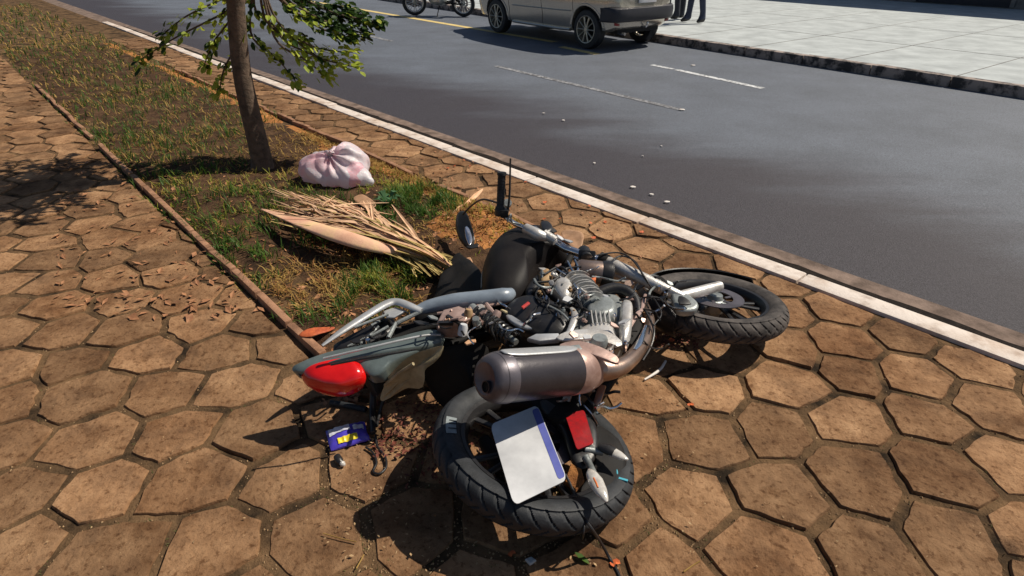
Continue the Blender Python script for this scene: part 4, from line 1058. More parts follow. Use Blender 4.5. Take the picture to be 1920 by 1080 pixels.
b = MB(); b.tube(rach, [.020, .017, .013, .009, .006, .003], 8, flat=.7); b.build('midrib', 'frond_olive', frond, fr0)
for k in range(150):
    i = int(4 + (len(rach) - 8) * random.random() ** 1.25)
    a = rach[i]
    e = P(random.uniform(480, 640) + (k % 7) * 6, 0, 0) if False else None
    ty = random.uniform(362, 428)
    tx = random.uniform(500, 660) if k % 3 else random.uniform(560, 740)
    end = P(tx, ty - (605 - tx) * .12, random.uniform(.05, .15))
    if (end - a).length < .2: continue
    mid = a.lerp(end, .5) + Vector((random.gauss(0, .02), random.gauss(0, .02), random.uniform(.0, .05)))
    fstrip([a, a.lerp(mid, .5) + Vector((0, 0, .02)), mid, end], random.uniform(.0045, .0115), random.uniform(.1, .6), random.uniform(-.5, .5)).build('leaflet', 'frond_olive' if (i < 12 and k % 2) else 'frond_tan', frond, fr0)
for k in range(34):                                     # short olive stalks where the leaflets leave the rib
    a = P(random.uniform(770, 880), random.uniform(488, 520), .05 + .03 * random.random()); end = P(random.uniform(690, 760), random.uniform(430, 472), random.uniform(.05, .11))
    fstrip([a, a.lerp(end, .5) + Vector((0, 0, .015)), end], random.uniform(.005, .009), .6, random.uniform(-.5, .5)).build('stalk', 'frond_olive', frond, fr0)
b = MB()
bp = catmull([P(782, 480, .06), P(740, 472, .09), P(690, 460, .12), P(640, 444, .14), P(600, 430, .14), P(540, 408, .12), P(490, 392, .08)], 6); L = len(bp); vs = []
for i, p in enumerate(bp):
    d = (bp[min(i + 1, L - 1)] - bp[max(i - 1, 0)]).normalized(); sd = d.cross(Vector((0, 0, 1))).normalized(); t = i / (L - 1)
    ww = .066 * math.sin(PI * min(.97, .02 + .95 * t ** .9)) ** 1.0
    for j in range(9):
        u = -1 + j / 4
        vs.append(p + sd * ww * u + Vector((0, 0, .035 * (1 - u * u) * math.sin(PI * min(1, t * 1.2 + .05)) + .002)))
b.add(vs, [(i * 9 + j, i * 9 + j + 1, (i + 1) * 9 + j + 1, (i + 1) * 9 + j) for i in range(L - 1) for j in range(8)])
o = b.build('sheath', 'bract', frond, fr0); o.modifiers.new('thick', 'SOLIDIFY').thickness = .004

# ------------------------------------------------------------------ white plastic bag
bc = P(636, 352, 0) + Vector((0, .10, 0))
bag = empty('plastic_bag', bc); bag.scale = (.88, .88, .92); tag(bag, 'white knotted plastic rubbish bag on the dirt bed', 'plastic bag')
bm = bmesh.new()
for c, rx, ry, rz in (((.05, .06, .13), .18, .15, .165), ((-.17, .02, .10), .18, .15, .135), ((.09, -.09, .07), .17, .10, .095), ((-.05, -.07, .07), .15, .10, .09), ((.22, -.12, .045), .07, .04, .05), ((-.05, .06, .2), .07, .06, .06)):
    bmesh.ops.create_icosphere(bm, subdivisions=4, radius=1, matrix=Matrix.Translation(c) @ Matrix.Diagonal((rx, ry, rz, 1)))
me = bpy.data.meshes.new('bag_body'); bm.to_mesh(me); bm.free()
bo_ = bpy.data.objects.new('bag_body', me); C.objects.link(bo_)
rm = bo_.modifiers.new('remesh', 'REMESH'); rm.mode = 'VOXEL'; rm.voxel_size = .007
sm_ = bo_.modifiers.new('smooth', 'SMOOTH'); sm_.iterations = 14; sm_.factor = .5
bpy.context.view_layer.update()
me = bpy.data.meshes.new_from_object(bo_.evaluated_get(bpy.context.evaluated_depsgraph_get())); bo_.modifiers.clear(); bo_.data = me; bo_.parent = bag
knot = Vector((-.06, -.02, .24))
vn = [v.normal.copy() for v in me.vertices]
for v, nn in zip(me.vertices, vn):
    p = v.co; d = p - knot; az = math.atan2(d.y, d.x) + .5 * math.atan2(d.z, d.xy.length)
    fr = math.exp(-(d.length / .22) ** 2)
    h = .014 * math.sin(az * 9 + 3 * noise.noise(p * 5)) * (.25 + fr)                     # folds running out from the knot
    h -= .030 * max(0, .35 - abs(noise.noise(p * 5.5 + Vector((3, 1, 7))))) * 1.4          # pulled-in creases
    h += .006 * noise.noise(p * 16)
    q = p + nn * h
    g_ = hsoil(q + bc) + .004
    if q.z < g_: q.z = g_ + .006 * abs(noise.noise(q * 15))
    v.co = q
for f in me.polygons: f.use_smooth = True
me.materials.clear(); me.materials.append(M['bag_white']); me.materials.append(M['bag_pink'])
for f in me.polygons:
    c = f.center
    if noise.noise(c * 6 + Vector((4, 2, 0))) > .06: f.material_index = 1
b = MB()
for k in range(6):
    a = k * 1.05; e = knot + Vector((math.cos(a) * .045, math.sin(a) * .04, random.uniform(-.01, .03)))
    b.tube([knot - Vector((0, 0, .03)), knot.lerp(e, .5) + Vector((0, 0, .01)), e], [.012, .014, .004], 8, smooth=3, flat=.35)
b.build('bag_knot', 'bag_white', bag)

# ------------------------------------------------------------------ small tree in the bed, low branches hanging in from the left
T0 = K(-4.55, 1.55); T0.z = hsoil(T0)
tree = empty('street_tree', T0); tag(tree, 'small leafy street tree growing in the grass bed, low branches drooping', 'tree')
top = T0 + Vector((.12, .05, 1.75))
b = MB(); b.tube([T0 + Vector((0, 0, -.05)), T0 + Vector((.02, 0, .1)), T0 + Vector((.0, .03, .7)), T0 + Vector((.08, .03, 1.3)), top], [.10, .075, .062, .056, .05], 14, smooth=6)
b.build('trunk', 'bark', tree, T0)
leaf_l, leaf_d = MB(), MB()
def leaf(b, p, d, L, w, roll):
    d = d.normalized(); sd = d.cross(Vector((0, 0, 1)))
    if sd.length < .1: sd = Vector((1, 0, 0))
    sd = sd.normalized(); up = sd.cross(d); sd = sd * math.cos(roll) + up * math.sin(roll); up = sd.cross(d)
    m1 = p + d * L * .35; m2 = p + d * L * .75
    b.add([p, m1 + sd * w + up * .2 * w, m2 + sd * w * .8 + up * .2 * w, p + d * L - up * .1 * w, m2 - sd * w * .8 + up * .2 * w, m1 - sd * w + up * .2 * w, m1, m2],
          [(0, 6, 1), (6, 7, 2, 1), (7, 3, 2), (0, 5, 6), (6, 5, 4, 7), (7, 4, 3)])
lb = MB()
def twig(path, r0, nleaf, dark=.3, L=.055):
    path = catmull(path, 6); lb.tube(path, [r0, r0 * .7, r0 * .3], 7)
    n = len(path)
    for k in range(nleaf):
        i = int(n * (.18 + .82 * random.random() ** .8)); i = min(i, n - 2)
        d = (path[i + 1] - path[i]).normalized(); sd = d.cross(Vector((0, 0, 1))).normalized() * random.choice((-1, 1))
        dr = d * .5 + sd * random.uniform(.3, 1) + Vector((0, 0, random.uniform(-.6, .3)))
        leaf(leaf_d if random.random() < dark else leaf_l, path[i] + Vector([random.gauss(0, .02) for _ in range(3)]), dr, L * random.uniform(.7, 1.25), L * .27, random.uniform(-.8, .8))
# branches that show at the photograph's left edge (placed at the tree's own distance)
YB = T0.y + .25
def br(a, px, r0=.012, nl=60, dark=.3, yo=0., L=.068):
    path = [a] + [PY(x, y, YB + yo) for x, y in px]
    twig(path, r0, nl, dark, L)
fork1 = T0 + Vector((.2, .15, 1.35))
lb.tube([T0 + Vector((.05, .03, 1.1)), T0 + Vector((.12, .1, 1.22)), fork1], [.04, .03, .022], 8)
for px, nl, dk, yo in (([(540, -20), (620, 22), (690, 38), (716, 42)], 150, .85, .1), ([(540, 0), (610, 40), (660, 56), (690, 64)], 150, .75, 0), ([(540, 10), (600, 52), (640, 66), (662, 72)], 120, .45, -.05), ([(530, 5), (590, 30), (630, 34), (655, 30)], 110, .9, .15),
                       ([(530, -10), (600, 10), (640, 12), (680, 30)], 120, .9, .2), ([(520, 40), (580, 84), (630, 96), (662, 98)], 60, .05, -.1), ([(520, 60), (580, 100), (630, 118), (678, 128)], 66, .05, -.12),
                       ([(515, 70), (570, 110), (605, 138), (618, 150)], 46, .05, -.15), ([(500, 40), (560, 80), (600, 110), (612, 120)], 40, .1, -.1), ([(480, 20), (540, 60), (580, 80)], 60, .4, 0), ([(470, 60), (520, 110), (560, 160)], 60, .2, -.1),
                       ([(440, 20), (400, 80), (380, 130)], 70, .3, 0), ([(430, -10), (350, 30), (300, 70)], 80, .4, .1), ([(440, 10), (330, 70), (250, 120)], 80, .3, -.1), ([(450, 60), (420, 130), (410, 180)], 50, .15, -.2)):
    br(fork1 if px[0][0] > 460 else T0 + Vector((0, .05, 1.25)), px, .010, nl, dk, yo)
# the crown above
for k in range(60):
    a = random.uniform(1.9, 5.2); el = random.uniform(-.1, 1.2); L = random.uniform(.5, 1.05)
    d = Vector((math.cos(a) * math.cos(el), math.sin(a) * math.cos(el), math.sin(el)))
    p0 = T0 + Vector((.08, .05, random.uniform(1.3, 1.75)))
    twig([p0, p0 + d * L * .5 + Vector((0, 0, .1)), p0 + d * L + Vector((0, 0, -.05))], .014, 46, .4, .06)
cr = lb.build('crown', 'bark', tree, T0)
leaf_l.build('foliage', 'tree_leaf_lit', cr, T0, smooth=False); leaf_d.build('shaded_foliage', 'tree_leaf_shade', cr, T0, smooth=False)

# ------------------------------------------------------------------ loose things on the pavement
pk0 = P(653, 820, 0)
pk = empty('snack_packet', pk0, R(24)); tag(pk, 'crumpled blue, white and yellow packet on the pavers below the tail light', 'packet')
def crumple(name, x0, x1, y0, y1, z, m, amp=.006, base=True):
    nx, ny = 16, 12; b = MB(); vs = []
    for sgn in ((1, -1) if base else (1,)):
        for i in range(nx + 1):
            for j in range(ny + 1):
                u, v = i / nx, j / ny; x, y = x0 + (x1 - x0) * u, y0 + (y1 - y0) * v
                U, V = (x + .068) / .136, (y + .05) / .10
                h = .024 * max(0, math.sin(PI * min(1, max(0, U))) * math.sin(PI * min(1, max(0, V)))) ** .5
                zz = (.012 + h * .9 + amp * noise.noise(Vector((x * 45, y * 45, 1))) - amp * abs(noise.noise(Vector((x * 60, y * 30, 6)))) + z) if sgn > 0 else .004
                cx = 1 - .10 * abs(noise.noise(Vector((x * 20, y * 20, 4))))
                vs.append(Vector((x * cx, y * cx, zz)))
    n = (nx + 1) * (ny + 1)
    fs = []
    for q in range(2 if base else 1):
        for i in range(nx):
            for j in range(ny):
                a = q * n + i * (ny + 1) + j; fs.append((a, a + ny + 1, a + ny + 2, a + 1))
    b.add(vs, fs)
    if base:
        rim = [i * (ny + 1) for i in range(nx + 1)] + [nx * (ny + 1) + j for j in range(1, ny + 1)] + [i * (ny + 1) + ny for i in range(nx - 1, -1, -1)] + [j for j in range(ny - 1, 0, -1)]
        bb = len(b.f)
        for k in range(len(rim)):
            a, c = rim[k], rim[(k + 1) % len(rim)]; b.f.append((a, c, c + n, a + n)); b.m.append(0)
    return b.build(name, m, pk)
crumple('wrapper', -.068, .068, -.05, .05, 0, 'pack_blue')
crumple('white_panel', -.060, .012, .000, .040, 0.0034, 'pack_white', base=False)
crumple('white_stripe', .022, .058, -.004, .022, 0.0034, 'pack_white', base=False)
crumple('yellow_panel', -.038, .030, -.044, -.022, 0.0034, 'pack_yellow', base=False)

def small(name, label, cat, b, m, group=None, **k):
    o = b.build(name, m, **k); tag(o, label, cat, group); return o
def place(o, c):                                       # put the origin at the thing's foot
    me = o.data
    for v in me.vertices: v.co -= c
    o.location = c
    return o
b = MB(); b.tube(pts([(620, 755, .014), (650, 760, .014), (686, 768, .014)]), .011, 12, smooth=4); place(small('rubber_hose', 'short black rubber tube on the ground below the red tail light', 'hose', b, 'rubber'), P(650, 760, 0))
bl0 = P(637, 866, 0)
bl = empty('lamp_socket', bl0); tag(bl, 'small broken lamp socket with glass bulb on the pavers near the blue packet', 'lamp socket')
b = MB(); b.tube([P(632, 856, .014), P(636, 864, .014), P(640, 868, .012)], [.012, .014, .010], 12, smooth=3); b.build('socket', 'black_plastic', bl, bl0)
b = MB(); b.tube([P(639, 867, .012), P(643, 870, .012), P(647, 872, .011)], [.008, .010, .004], 12, smooth=3); b.build('bulb', 'clear_lens', bl, bl0)
b = MB(); b.tube(pts([(686, 838, .008), (700, 850, .006), (706, 868, .006), (700, 884, .006), (712, 888, .006), (724, 876, .006), (722, 856, .008), (708, 838, .01), (704, 815, .012)]), .004, 8, smooth=6); place(small('broken_wire', 'loose black broken wire curled on the pavers beside the blue packet', 'wire', b, 'black_plastic'), P(705, 865, 0))
b = MB(); b.tube(pts([(1208, 712, .007), (1228, 700, .007), (1240, 690, .008), (1248, 677, .008)]), [.004, .006, .006, .005], 10, smooth=4); place(small('plastic_strip', 'short white plastic strip on the pavers beside the exhaust pipe', 'plastic strip', b, 'white_plastic'), P(1228, 700, 0))
b = MB(); b.pillow(pts([(984, 1050, .01), (996, 1045, .01), (1006, 1052, .01), (994, 1060, .01)]), .006, .006, smooth=0, flat=.8); place(small('stone_chip', 'small pale square stone chip in a paver joint under the rear tyre', 'stone', b, 'far_concrete', bevel=.002), P(994, 1052, 0))
b = MB(); leaf(b, P(1076, 1034, .014), P(1104, 1056, .008) - P(1076, 1034, .014), .055, .009, .2); place(small('green_leaf', 'narrow green leaf lying on a paver below the rear wheel', 'leaf', b, 'grass_green', smooth=False), P(1090, 1045, 0))
b = MB(); b.tube(pts([(1282, 1072, .006), (1296, 1062, .006), (1312, 1052, .006)]), .002, 6); place(small('straw', 'thin dry straw on the brown pavers below the rear wheel', 'straw', b, 'grass_dry'), P(1296, 1062, 0))
b = MB(); b.tube(pts([(668, 1066, .006), (676, 1052, .006), (682, 1040, .006)]), .002, 6); b.tube(pts([(606, 1000, .006), (640, 1010, .006), (668, 1016, .006)]), .0018, 6); 
place(small('dry_twig', 'thin dry twigs fallen on the pavers below the blue packet', 'twig', b, 'grass_dry'), P(640, 1030, 0))
# fallen leaves
def big_leaf(name, label, px, m, z=.02, up=(0, 0, 1), wob=.02):
    b = MB(); b.pillow([P(x, y, z + dz) for x, y, dz in px], .004, .003, smooth=3, flat=.7, wob=wob, up=up); c = sum((v for v in b.v), Vector()) / len(b.v)
    return place(small(name, label, 'leaf', b, m), Vector((c.x, c.y, 0)))
big_leaf('fallen_leaf', 'broad tan dead leaf standing beside the chrome fork', [(1052, 436, 0), (1072, 430, .03), (1090, 438, .03), (1094, 450, .02), (1086, 466, 0), (1066, 458, 0)], 'leaf_tan', .03)
big_leaf('fallen_leaf', 'curled tan dead leaf lying over the bed edge behind the mirror', [(838, 424, 0), (850, 398, .03), (880, 372, .05), (905, 356, .04), (900, 366, .03), (876, 388, .02), (856, 414, .0)], 'leaf_tan', .03)
big_leaf('fallen_leaf', 'tan dead leaf half under the white bag and palm frond', [(662, 374, 0), (680, 366, .02), (700, 376, .02), (704, 388, 0), (684, 388, 0)], 'leaf_tan', .04)
big_leaf('fallen_leaf', 'orange dead leaf on the soil beside the grab rail', [(560, 628, 0), (590, 614, .01), (628, 612, .01), (610, 624, 0), (585, 634, 0)], 'petal_orange', .03)
big_leaf('fallen_leaf', 'pointed pink-brown leaf on the dark soil left of the tank', [(870, 490, 0), (882, 484, .02), (888, 498, .01), (880, 500, 0)], 'leaf_tan', .05)
k = 0
for (x, y) in ((1022, 381), (1018, 410), (1048, 409), (1110, 418), (1132, 417), (1108, 386), (1292, 756), (1115, 448), (983, 342), (850, 311), (872, 300), (838, 316), (1204, 437), (1256, 640), (880, 312), (770, 330), (700, 535), (955, 1035), (1148, 1050)):
    q = P(x, y, .008); b = MB(); a = random.uniform(0, 6.3); r_ = .014 + .006 * random.random()
    for t in (0, .9): leaf(b, q, Vector((math.cos(a + t), math.sin(a + t), .25)), r_ * 1.3, r_ * .45, random.uniform(-.4, .4))
    place(small('fallen_petal', 'small orange flower petal dropped on the brown pavers', 'petal', b, 'petal_orange', 'orange petals on the sidewalk', smooth=False), q)
for (x, y, r_) in ((1280, 205, .035), (1056, 225, .018), (1019, 212, .016), (1186, 350, .022), (1250, 378, .028), (1114, 305, .012), (1300, 122, .04), (1205, 292, .01), (1240, 273, .01), (1222, 364, .018)):
    q = P(x, y, ROADZ + .012); b = MB(); a = random.uniform(0, 6.3); n = 6
    b.pillow([q + Vector((math.cos(a + k) * r_ * random.uniform(.6, 1.3), math.sin(a + k) * r_ * random.uniform(.5, 1), 0)) for k in (0, 1, 2.2, 3.1, 4.1, 5.3)], .002, .009, smooth=0, flat=.9, rings=1)
    place(small('plastic_shard', 'small white plastic shard scattered on the dark asphalt', 'plastic shard', b, 'white_plastic', 'white shards on the road'), Vector((q.x, q.y, ROADZ)))

# ------------------------------------------------------------------ far side of the street
fk = empty('far_kerb'); tag(fk, kind='structure')
s_ = -46
while s_ < 14:
    b = MB(); L = 1.0
    b.bar(Q(s_ + .005, FAR + .075, ROADZ - .03 + .06 + random.uniform(-.006, .006)), Q(s_ + L - .005, FAR + .075, ROADZ + .03), .15, .20)
    b.build('kerb_stone', 'far_kerb', fk, bevel=.012); s_ += L
b = MB(); b.add([Q(-80, FAR + .14, 0), Q(30, FAR + .14, 0), Q(30, FAR + 40, .02), Q(-80, FAR + 40, .02)], [(0, 1, 2, 3)])
fs_ = b.build('far_sidewalk', 'far_concrete', smooth=False); tag(fs_, kind='structure')
nb, lb_ = M['far_concrete'].node_tree.nodes, M['far_concrete'].node_tree.links
# joints between the poured slabs of the far pavement, real grooves laid as dark recessed strips of grout
b = MB()
for i in range(-20, 14):
    b.bar(Q(i * 1.5, FAR + .15, .002), Q(i * 1.5, FAR + 7.5, .003), .012, .004)
for k in (2.4, 4.9): b.bar(Q(-32, FAR + k, .0022), Q(22, FAR + k, .0022), .012, .004)
o = b.build('slab_joint', 'plinth', fs_, smooth=False); tag(o, kind='stuff')
# plain plastered shop front beyond the pavement
b0 = Q(-4, FAR + 10.8)
bd = empty('shop_building', b0); tag(bd, 'pale plastered shop building with dark doors beyond the far pavement', 'building')
def bbox(name, m, s0, s1, o0, o1, z0, z1, parent=bd):
    b = MB(); c = Q((s0 + s1) / 2, (o0 + o1) / 2, (z0 + z1) / 2); b.box(c, (s1 - s0, o1 - o0, z1 - z0), Matrix((RD, RN, Vector((0, 0, 1)))).transposed()); return b.build(name, m, parent, b0, bevel=.01)
bo = FAR + 10.8
bbox('wall', 'plaster', -30, 22, bo, bo + 8, .45, 3.3)
bbox('plinth', 'plinth', -30, 22, bo - .03, bo + 8, 0.004, .447)
bbox('parapet', 'plinth', -30.1, 22.1, bo - .08, bo + 8.1, 3.303, 3.5)
for s_ in (-22, -15, -8, -1, 6, 13):
    d_ = bbox('door', 'car_black', s_, s_ + 2.2, bo - .06, bo - .02, .03, 2.5)
    bbox('door_frame', 'plinth', s_ - .1, s_ - .003, bo - .09, bo - .031, .03, 2.6, d_); bbox('door_frame', 'plinth', s_ + 2.203, s_ + 2.3, bo - .09, bo - .031, .03, 2.6, d_)
    w_ = bbox('window', 'glass_dark', s_ + 3, s_ + 5.4, bo - .03, bo + .02, 1.0, 2.4)
    bbox('sill', 'plinth', s_ + 2.9, s_ + 5.5, bo - .12, bo - .032, .93, .997, w_)

# ------------------------------------------------------------------ parked car
rearw = P(1103, 91, ROADZ); CF = Vector((-.60, .80, 0)).normalized()
wb, tr = 2.6, .66
CL = Vector((-CF.y, CF.x, 0))                          # car's left, the side that faces us
c0 = rearw + CF * (wb / 2) - CL * tr
car = empty('parked_car', Vector((c0.x, c0.y, ROADZ)), math.atan2(CF.y, CF.x)); tag(car, 'silver family car parked by the far kerb, rear bumper partly black', 'car')
stn = [  # x, zbottom, waist, roof, half-width low, half-width waist, half-width roof
    (-2.20, .44, .70, .76, .40, .44, .40), (-2.15, .38, .84, .90, .58, .62, .54), (-2.04, .34, .95, 1.04, .70, .735, .62), (-1.93, .31, .98, 1.28, .77, .79, .60), (-1.78, .28, .985, 1.47, .785, .80, .565), (-1.3, .26, .98, 1.56, .795, .81, .565),
    (-.6, .235, .965, 1.585, .795, .815, .57), (.1, .235, .95, 1.57, .795, .815, .57), (.55, .235, .94, 1.50, .795, .81, .56), (.95, .24, .93, 1.27, .795, .805, .60), (1.28, .25, .92, 1.02, .79, .795, .66), (1.7, .27, .84, .92, .77, .775, .62), (1.98, .28, .70, .80, .70, .71, .52), (2.1, .33, .58, .64, .54, .55, .4)]
stn = [(-1.3 + (t[0] + 1.3) * .70 if t[0] < -1.3 else t[0], *t[1:4], *(v * .94 for v in t[4:])) for t in stn]
def ring(t):
    x, zb, zw, zr, hl_, hw, hr = t
    h = [(hl_ * .80, zb), (hl_ * .96, zb + .03), (hl_ * .985, zb + .09), (hl_ * 1.0, zb + (zw - zb) * .36), (hw * 1.028, zb + (zw - zb) * .60), (hw * 1.012, zb + (zw - zb) * .80), (hw * .965, zw), (hw * .975 + (hr - hw) * .12, zw + (zr - zw) * .10), (hr + (hw - hr) * .16, zw + (zr - zw) * .80), (hr * .97, zw + (zr - zw) * .94), (hr * .78, zr), (hr * .35, zr + .012)]
    return [Vector((x, y, z)) for y, z in h] + [Vector((x, -y, z)) for y, z in reversed(h)]
def car_rings(sub=4):
    cols = list(zip(*[ring(t) for t in stn])); cc_ = [catmull(c, sub) for c in cols]
    return list(zip(*cc_))
rg = car_rings(); nr = len(rg[0]); b = MB()
b.add([v for r_ in rg for v in r_], [(i * nr + j, i * nr + (j + 1) % nr, (i + 1) * nr + (j + 1) % nr, (i + 1) * nr + j) for i in range(len(rg) - 1) for j in range(nr)] + [tuple(range(nr)), tuple((len(rg) - 1) * nr + j for j in range(nr))])
body = b.build('body', 'car_silver', car, sharp=40)
bmod = []
for xa in (-wb / 2, wb / 2):
    cb = MB(); cb.lathe([(.365, -1.2), (.365, 1.2)], 40, Matrix.Translation((xa, 0, .31)) @ Matrix.Rotation(PI / 2, 4, 'X')); cut = cb.build('cutter', 'car_gap', car)
    cut.data.materials.clear(); cut.data.materials.append(M['car_gap'])
    md = body.modifiers.new('arch', 'BOOLEAN'); md.object = cut; md.operation = 'DIFFERENCE'; md.solver = 'EXACT'; bmod.append(cut)
bpy.context.view_layer.update()
me2 = bpy.data.meshes.new_from_object(body.evaluated_get(bpy.context.evaluated_depsgraph_get()))
body.modifiers.clear(); body.data = me2
for c_ in bmod: bpy.data.objects.remove(c_)
me2.set_sharp_from_angle(angle=R(40))
b = MB(); b.box((0, 0, .42), (3.6, 1.0, .3)); b.build('underbody', 'car_gap', car)
def surf(x, side, f):                                   # a point on the body side: f = 0 sill .. 1 waist, 1..2 window
    xs = [t[0] for t in stn]
    i = max(0, min(len(stn) - 2, next((k for k in range(len(xs) - 1) if xs[k + 1] >= x), len(xs) - 2)))
    t = (x - xs[i]) / (xs[i + 1] - xs[i]); q = [stn[i][k] + (stn[i + 1][k] - stn[i][k]) * t for k in range(7)]
    rr = ring(q)[:12]; idx = [1, 2, 3, 4, 5, 6, 7, 8, 9]
    ff = f * 5 if f <= 1 else 5 + (f - 1) * 3
    k = min(int(ff), 7); p = rr[idx[k]].lerp(rr[idx[k + 1]], ff - k)
    return Vector((p.x, p.y * side, p.z))
def panel(name, m, x0, x1, f0, f1, side, off=.006, nx=12, nf=8, slant=0.):
    b = MB(); vs = []
    for i in range(nx + 1):
        for j in range(nf + 1):
            f = f0 + (f1 - f0) * j / nf; p = surf(x0 + (x1 - x0) * i / nx + slant * (f - f0), side, f); vs.append(p + Vector((0, side * off, off * .3)))
    b.add(vs, [(i * (nf + 1) + j, (i + 1) * (nf + 1) + j, (i + 1) * (nf + 1) + j + 1, i * (nf + 1) + j + 1) for i in range(nx) for j in range(nf)])
    return b.build(name, m, car)
for side in (1, -1):
    panel('window', 'glass_dark', -1.56, -1.12, 1.22, 1.86, side, slant=.10); panel('window', 'glass_dark', -1.05, -.18, 1.2, 1.9, side); panel('window', 'glass_dark', -.10, .72, 1.2, 1.88, side, slant=-.35)
    for x in (-.98, -.14, .86):
        b = MB(); b.tube([surf(x, side, .02 + .05 * k) + Vector((0, side * .0005, 0)) for k in range(20)], .0045, 6); b.build('door_gap', 'car_gap', car)
    for x in (-.86, .0):
        b = MB(); p = surf(x, side, .84); b.tube([p + Vector((-.10, side * .01, 0)), p + Vector((-.04, side * .03, 0)), p + Vector((.06, side * .03, 0)), p + Vector((.1, side * .01, 0))], .014, 8, smooth=3, flat=.8); b.build('door_handle', 'car_silver', car)
    b = MB(); b.tube([surf(x, side, .48) + Vector((0, side * .004, 0)) for x in [-.92 + .15 * k for k in range(12)]], .018, 8, flat=.6); b.build('side_moulding', 'car_silver', car)
    b = MB(); b.tube([surf(x, side, .0) + Vector((0, side * .012, .0)) for x in [-.9 + .15 * k for k in range(12)]], .035, 8, flat=.8); b.build('sill', 'car_silver', car)
    b = MB(); p = surf(.80, side, 1.1); b.pillow([p + Vector((dx, side * .12, dz)) for dx, dz in ((-.07, -.06), (.07, -.06), (.08, .04), (-.06, .06))], .06, .05, up=Vector((0, side, 0)), flat=.6); b.build('wing_mirror', 'car_silver', car)
    b = MB(); b.pillow([Vector((-1.835 - .02 * (k in (1, 2)), side * y * .94, z)) for k, (y, z) in enumerate(((.745, .80), (.60, .82), (.60, .98), (.72, 1.06), (.775, .92)))], .03, .03, up=Vector((-1, side * .45, 0)).normalized(), smooth=2, flat=.7); b.build('tail_light', 'red_lens', car)
    b = MB(); b.pillow([Vector((2.0, side * y, z)) for y, z in ((.46, .62), (.66, .66), (.69, .76), (.50, .74))], .05, .03, up=Vector((1, side * .5, .2)).normalized(), flat=.6); b.build('headlight', 'clear_lens', car)
    b = MB(); b.pillow([Vector((-1.86, side * y * .94, z)) for y, z in ((.56, .40), (.68, .41), (.69, .45), (.57, .44))], .03, .02, up=Vector((-1, side * .4, 0)).normalized(), smooth=0, flat=.8); b.build('bumper_reflector', 'red_reflector', car)
# black band of the rear bumper, wrapping round the corners
b = MB(); vs = []
n = 28
for i in range(n + 1):
    a = -1 + 2 * i / n; y = .755 * math.sin(a * PI / 2) ; x = -1.985 + .30 * abs(a) ** 6 + .05 * a * a
    for z, dx in ((.46, .02), (.49, -.005), (.60, -.012), (.66, .0), (.68, .03)): vs.append(Vector((x + dx, y * 1.015, z)))
b.add(vs, [(i * 5 + j, (i + 1) * 5 + j, (i + 1) * 5 + j + 1, i * 5 + j + 1) for i in range(n) for j in range(4)])
o = b.build('bumper_band', 'car_black', car); o.modifiers.new('thick', 'SOLIDIFY').thickness = .02
b = MB(); b.box((-1.945, 0, .80), (.02, .42, .14)); b.build('number_plate', 'plate_white', car, bevel=.004)
b = MB(); b.box((-1.80, 0, 1.20), (.03, .9, .26), Matrix.Rotation(R(18), 3, 'Y')); b.build('rear_window', 'glass_dark', car, bevel=.004)
b = MB(); b.box((.93, 0, 1.26), (.02, 1.06, .46), Matrix.Rotation(R(-54), 3, 'Y')); b.build('windscreen', 'glass_dark', car, bevel=.004)
b = MB(); b.tube([(-1.75, .42, .27), (-1.9, .42, .27)], .025, 12); b.build('exhaust_tip', 'chrome', car)
b = MB(); b.tube([(-1.8, 0, .36), (-1.97, 0, .37), (-1.99, 0, .40)], .018, 10); b.lathe([(0, .03), (.02, .02), (.026, 0), (.02, -.02)], 12, Matrix.Translation((-1.99, 0, .42))); b.build('tow_ball', 'chrome', car)
for side in (1, -1):
    for xa in (-wb / 2, wb / 2):                        # raised lip round each wheel arch
        b = MB(); pa = []
        for k in range(17):
            a = R(8 + 164 * k / 16); x_, z_ = xa + .385 * math.cos(a), .31 + .385 * math.sin(a)
            lo, hi = 0., 1.
            for _ in range(18):
                m_ = (lo + hi) / 2
                if surf(x_, side, m_).z < z_: lo = m_
                else: hi = m_
            pa.append(surf(x_, side, lo) + Vector((0, side * .004, 0)))
        b.tube(pa, .02, 8, flat=.5); b.build('arch_lip', 'car_silver', car)
def car_wheel(x, side):
    m_ = Matrix.Translation((x, side * .655, .31)) @ Matrix.Rotation(-side * PI / 2, 4, 'X')
    e = empty('wheel', parent=car)
    b = MB(); b.lathe([(.2, -.095), (.25, -.1), (.295, -.09), (.31, -.06), (.312, 0), (.31, .06), (.295, .09), (.25, .1), (.2, .095), (.2, 0)], 48, m_, closed=True); b.build('tyre', 'rubber', e)
    b = MB(); b.lathe([(.222, .094), (.216, .102), (.205, .098), (.196, .07), (.192, -.05), (.2, -.08), (.21, 0)], 48, m_, closed=True)
    for k in range(10):
        a = 2 * PI * k / 10
        b.tube([m_ @ Vector((.03 * math.cos(a), .03 * math.sin(a), .085)), m_ @ Vector((.11 * math.cos(a), .11 * math.sin(a), .09)), m_ @ Vector((.2 * math.cos(a), .2 * math.sin(a), .082))], [.018, .013, .02], 8, flat=.6)
    b.lathe([(0, .1), (.03, .1), (.045, .085), (.045, .06)], 20, m_); b.build('rim', 'alloy_wheel', e)
    b = MB(); b.lathe([(0, -.02), (.18, -.02)], 32, m_); b.build('brake_drum', 'car_gap', e)
for x in (-wb / 2, wb / 2):
    for sd_ in (1, -1): car_wheel(x, sd_)

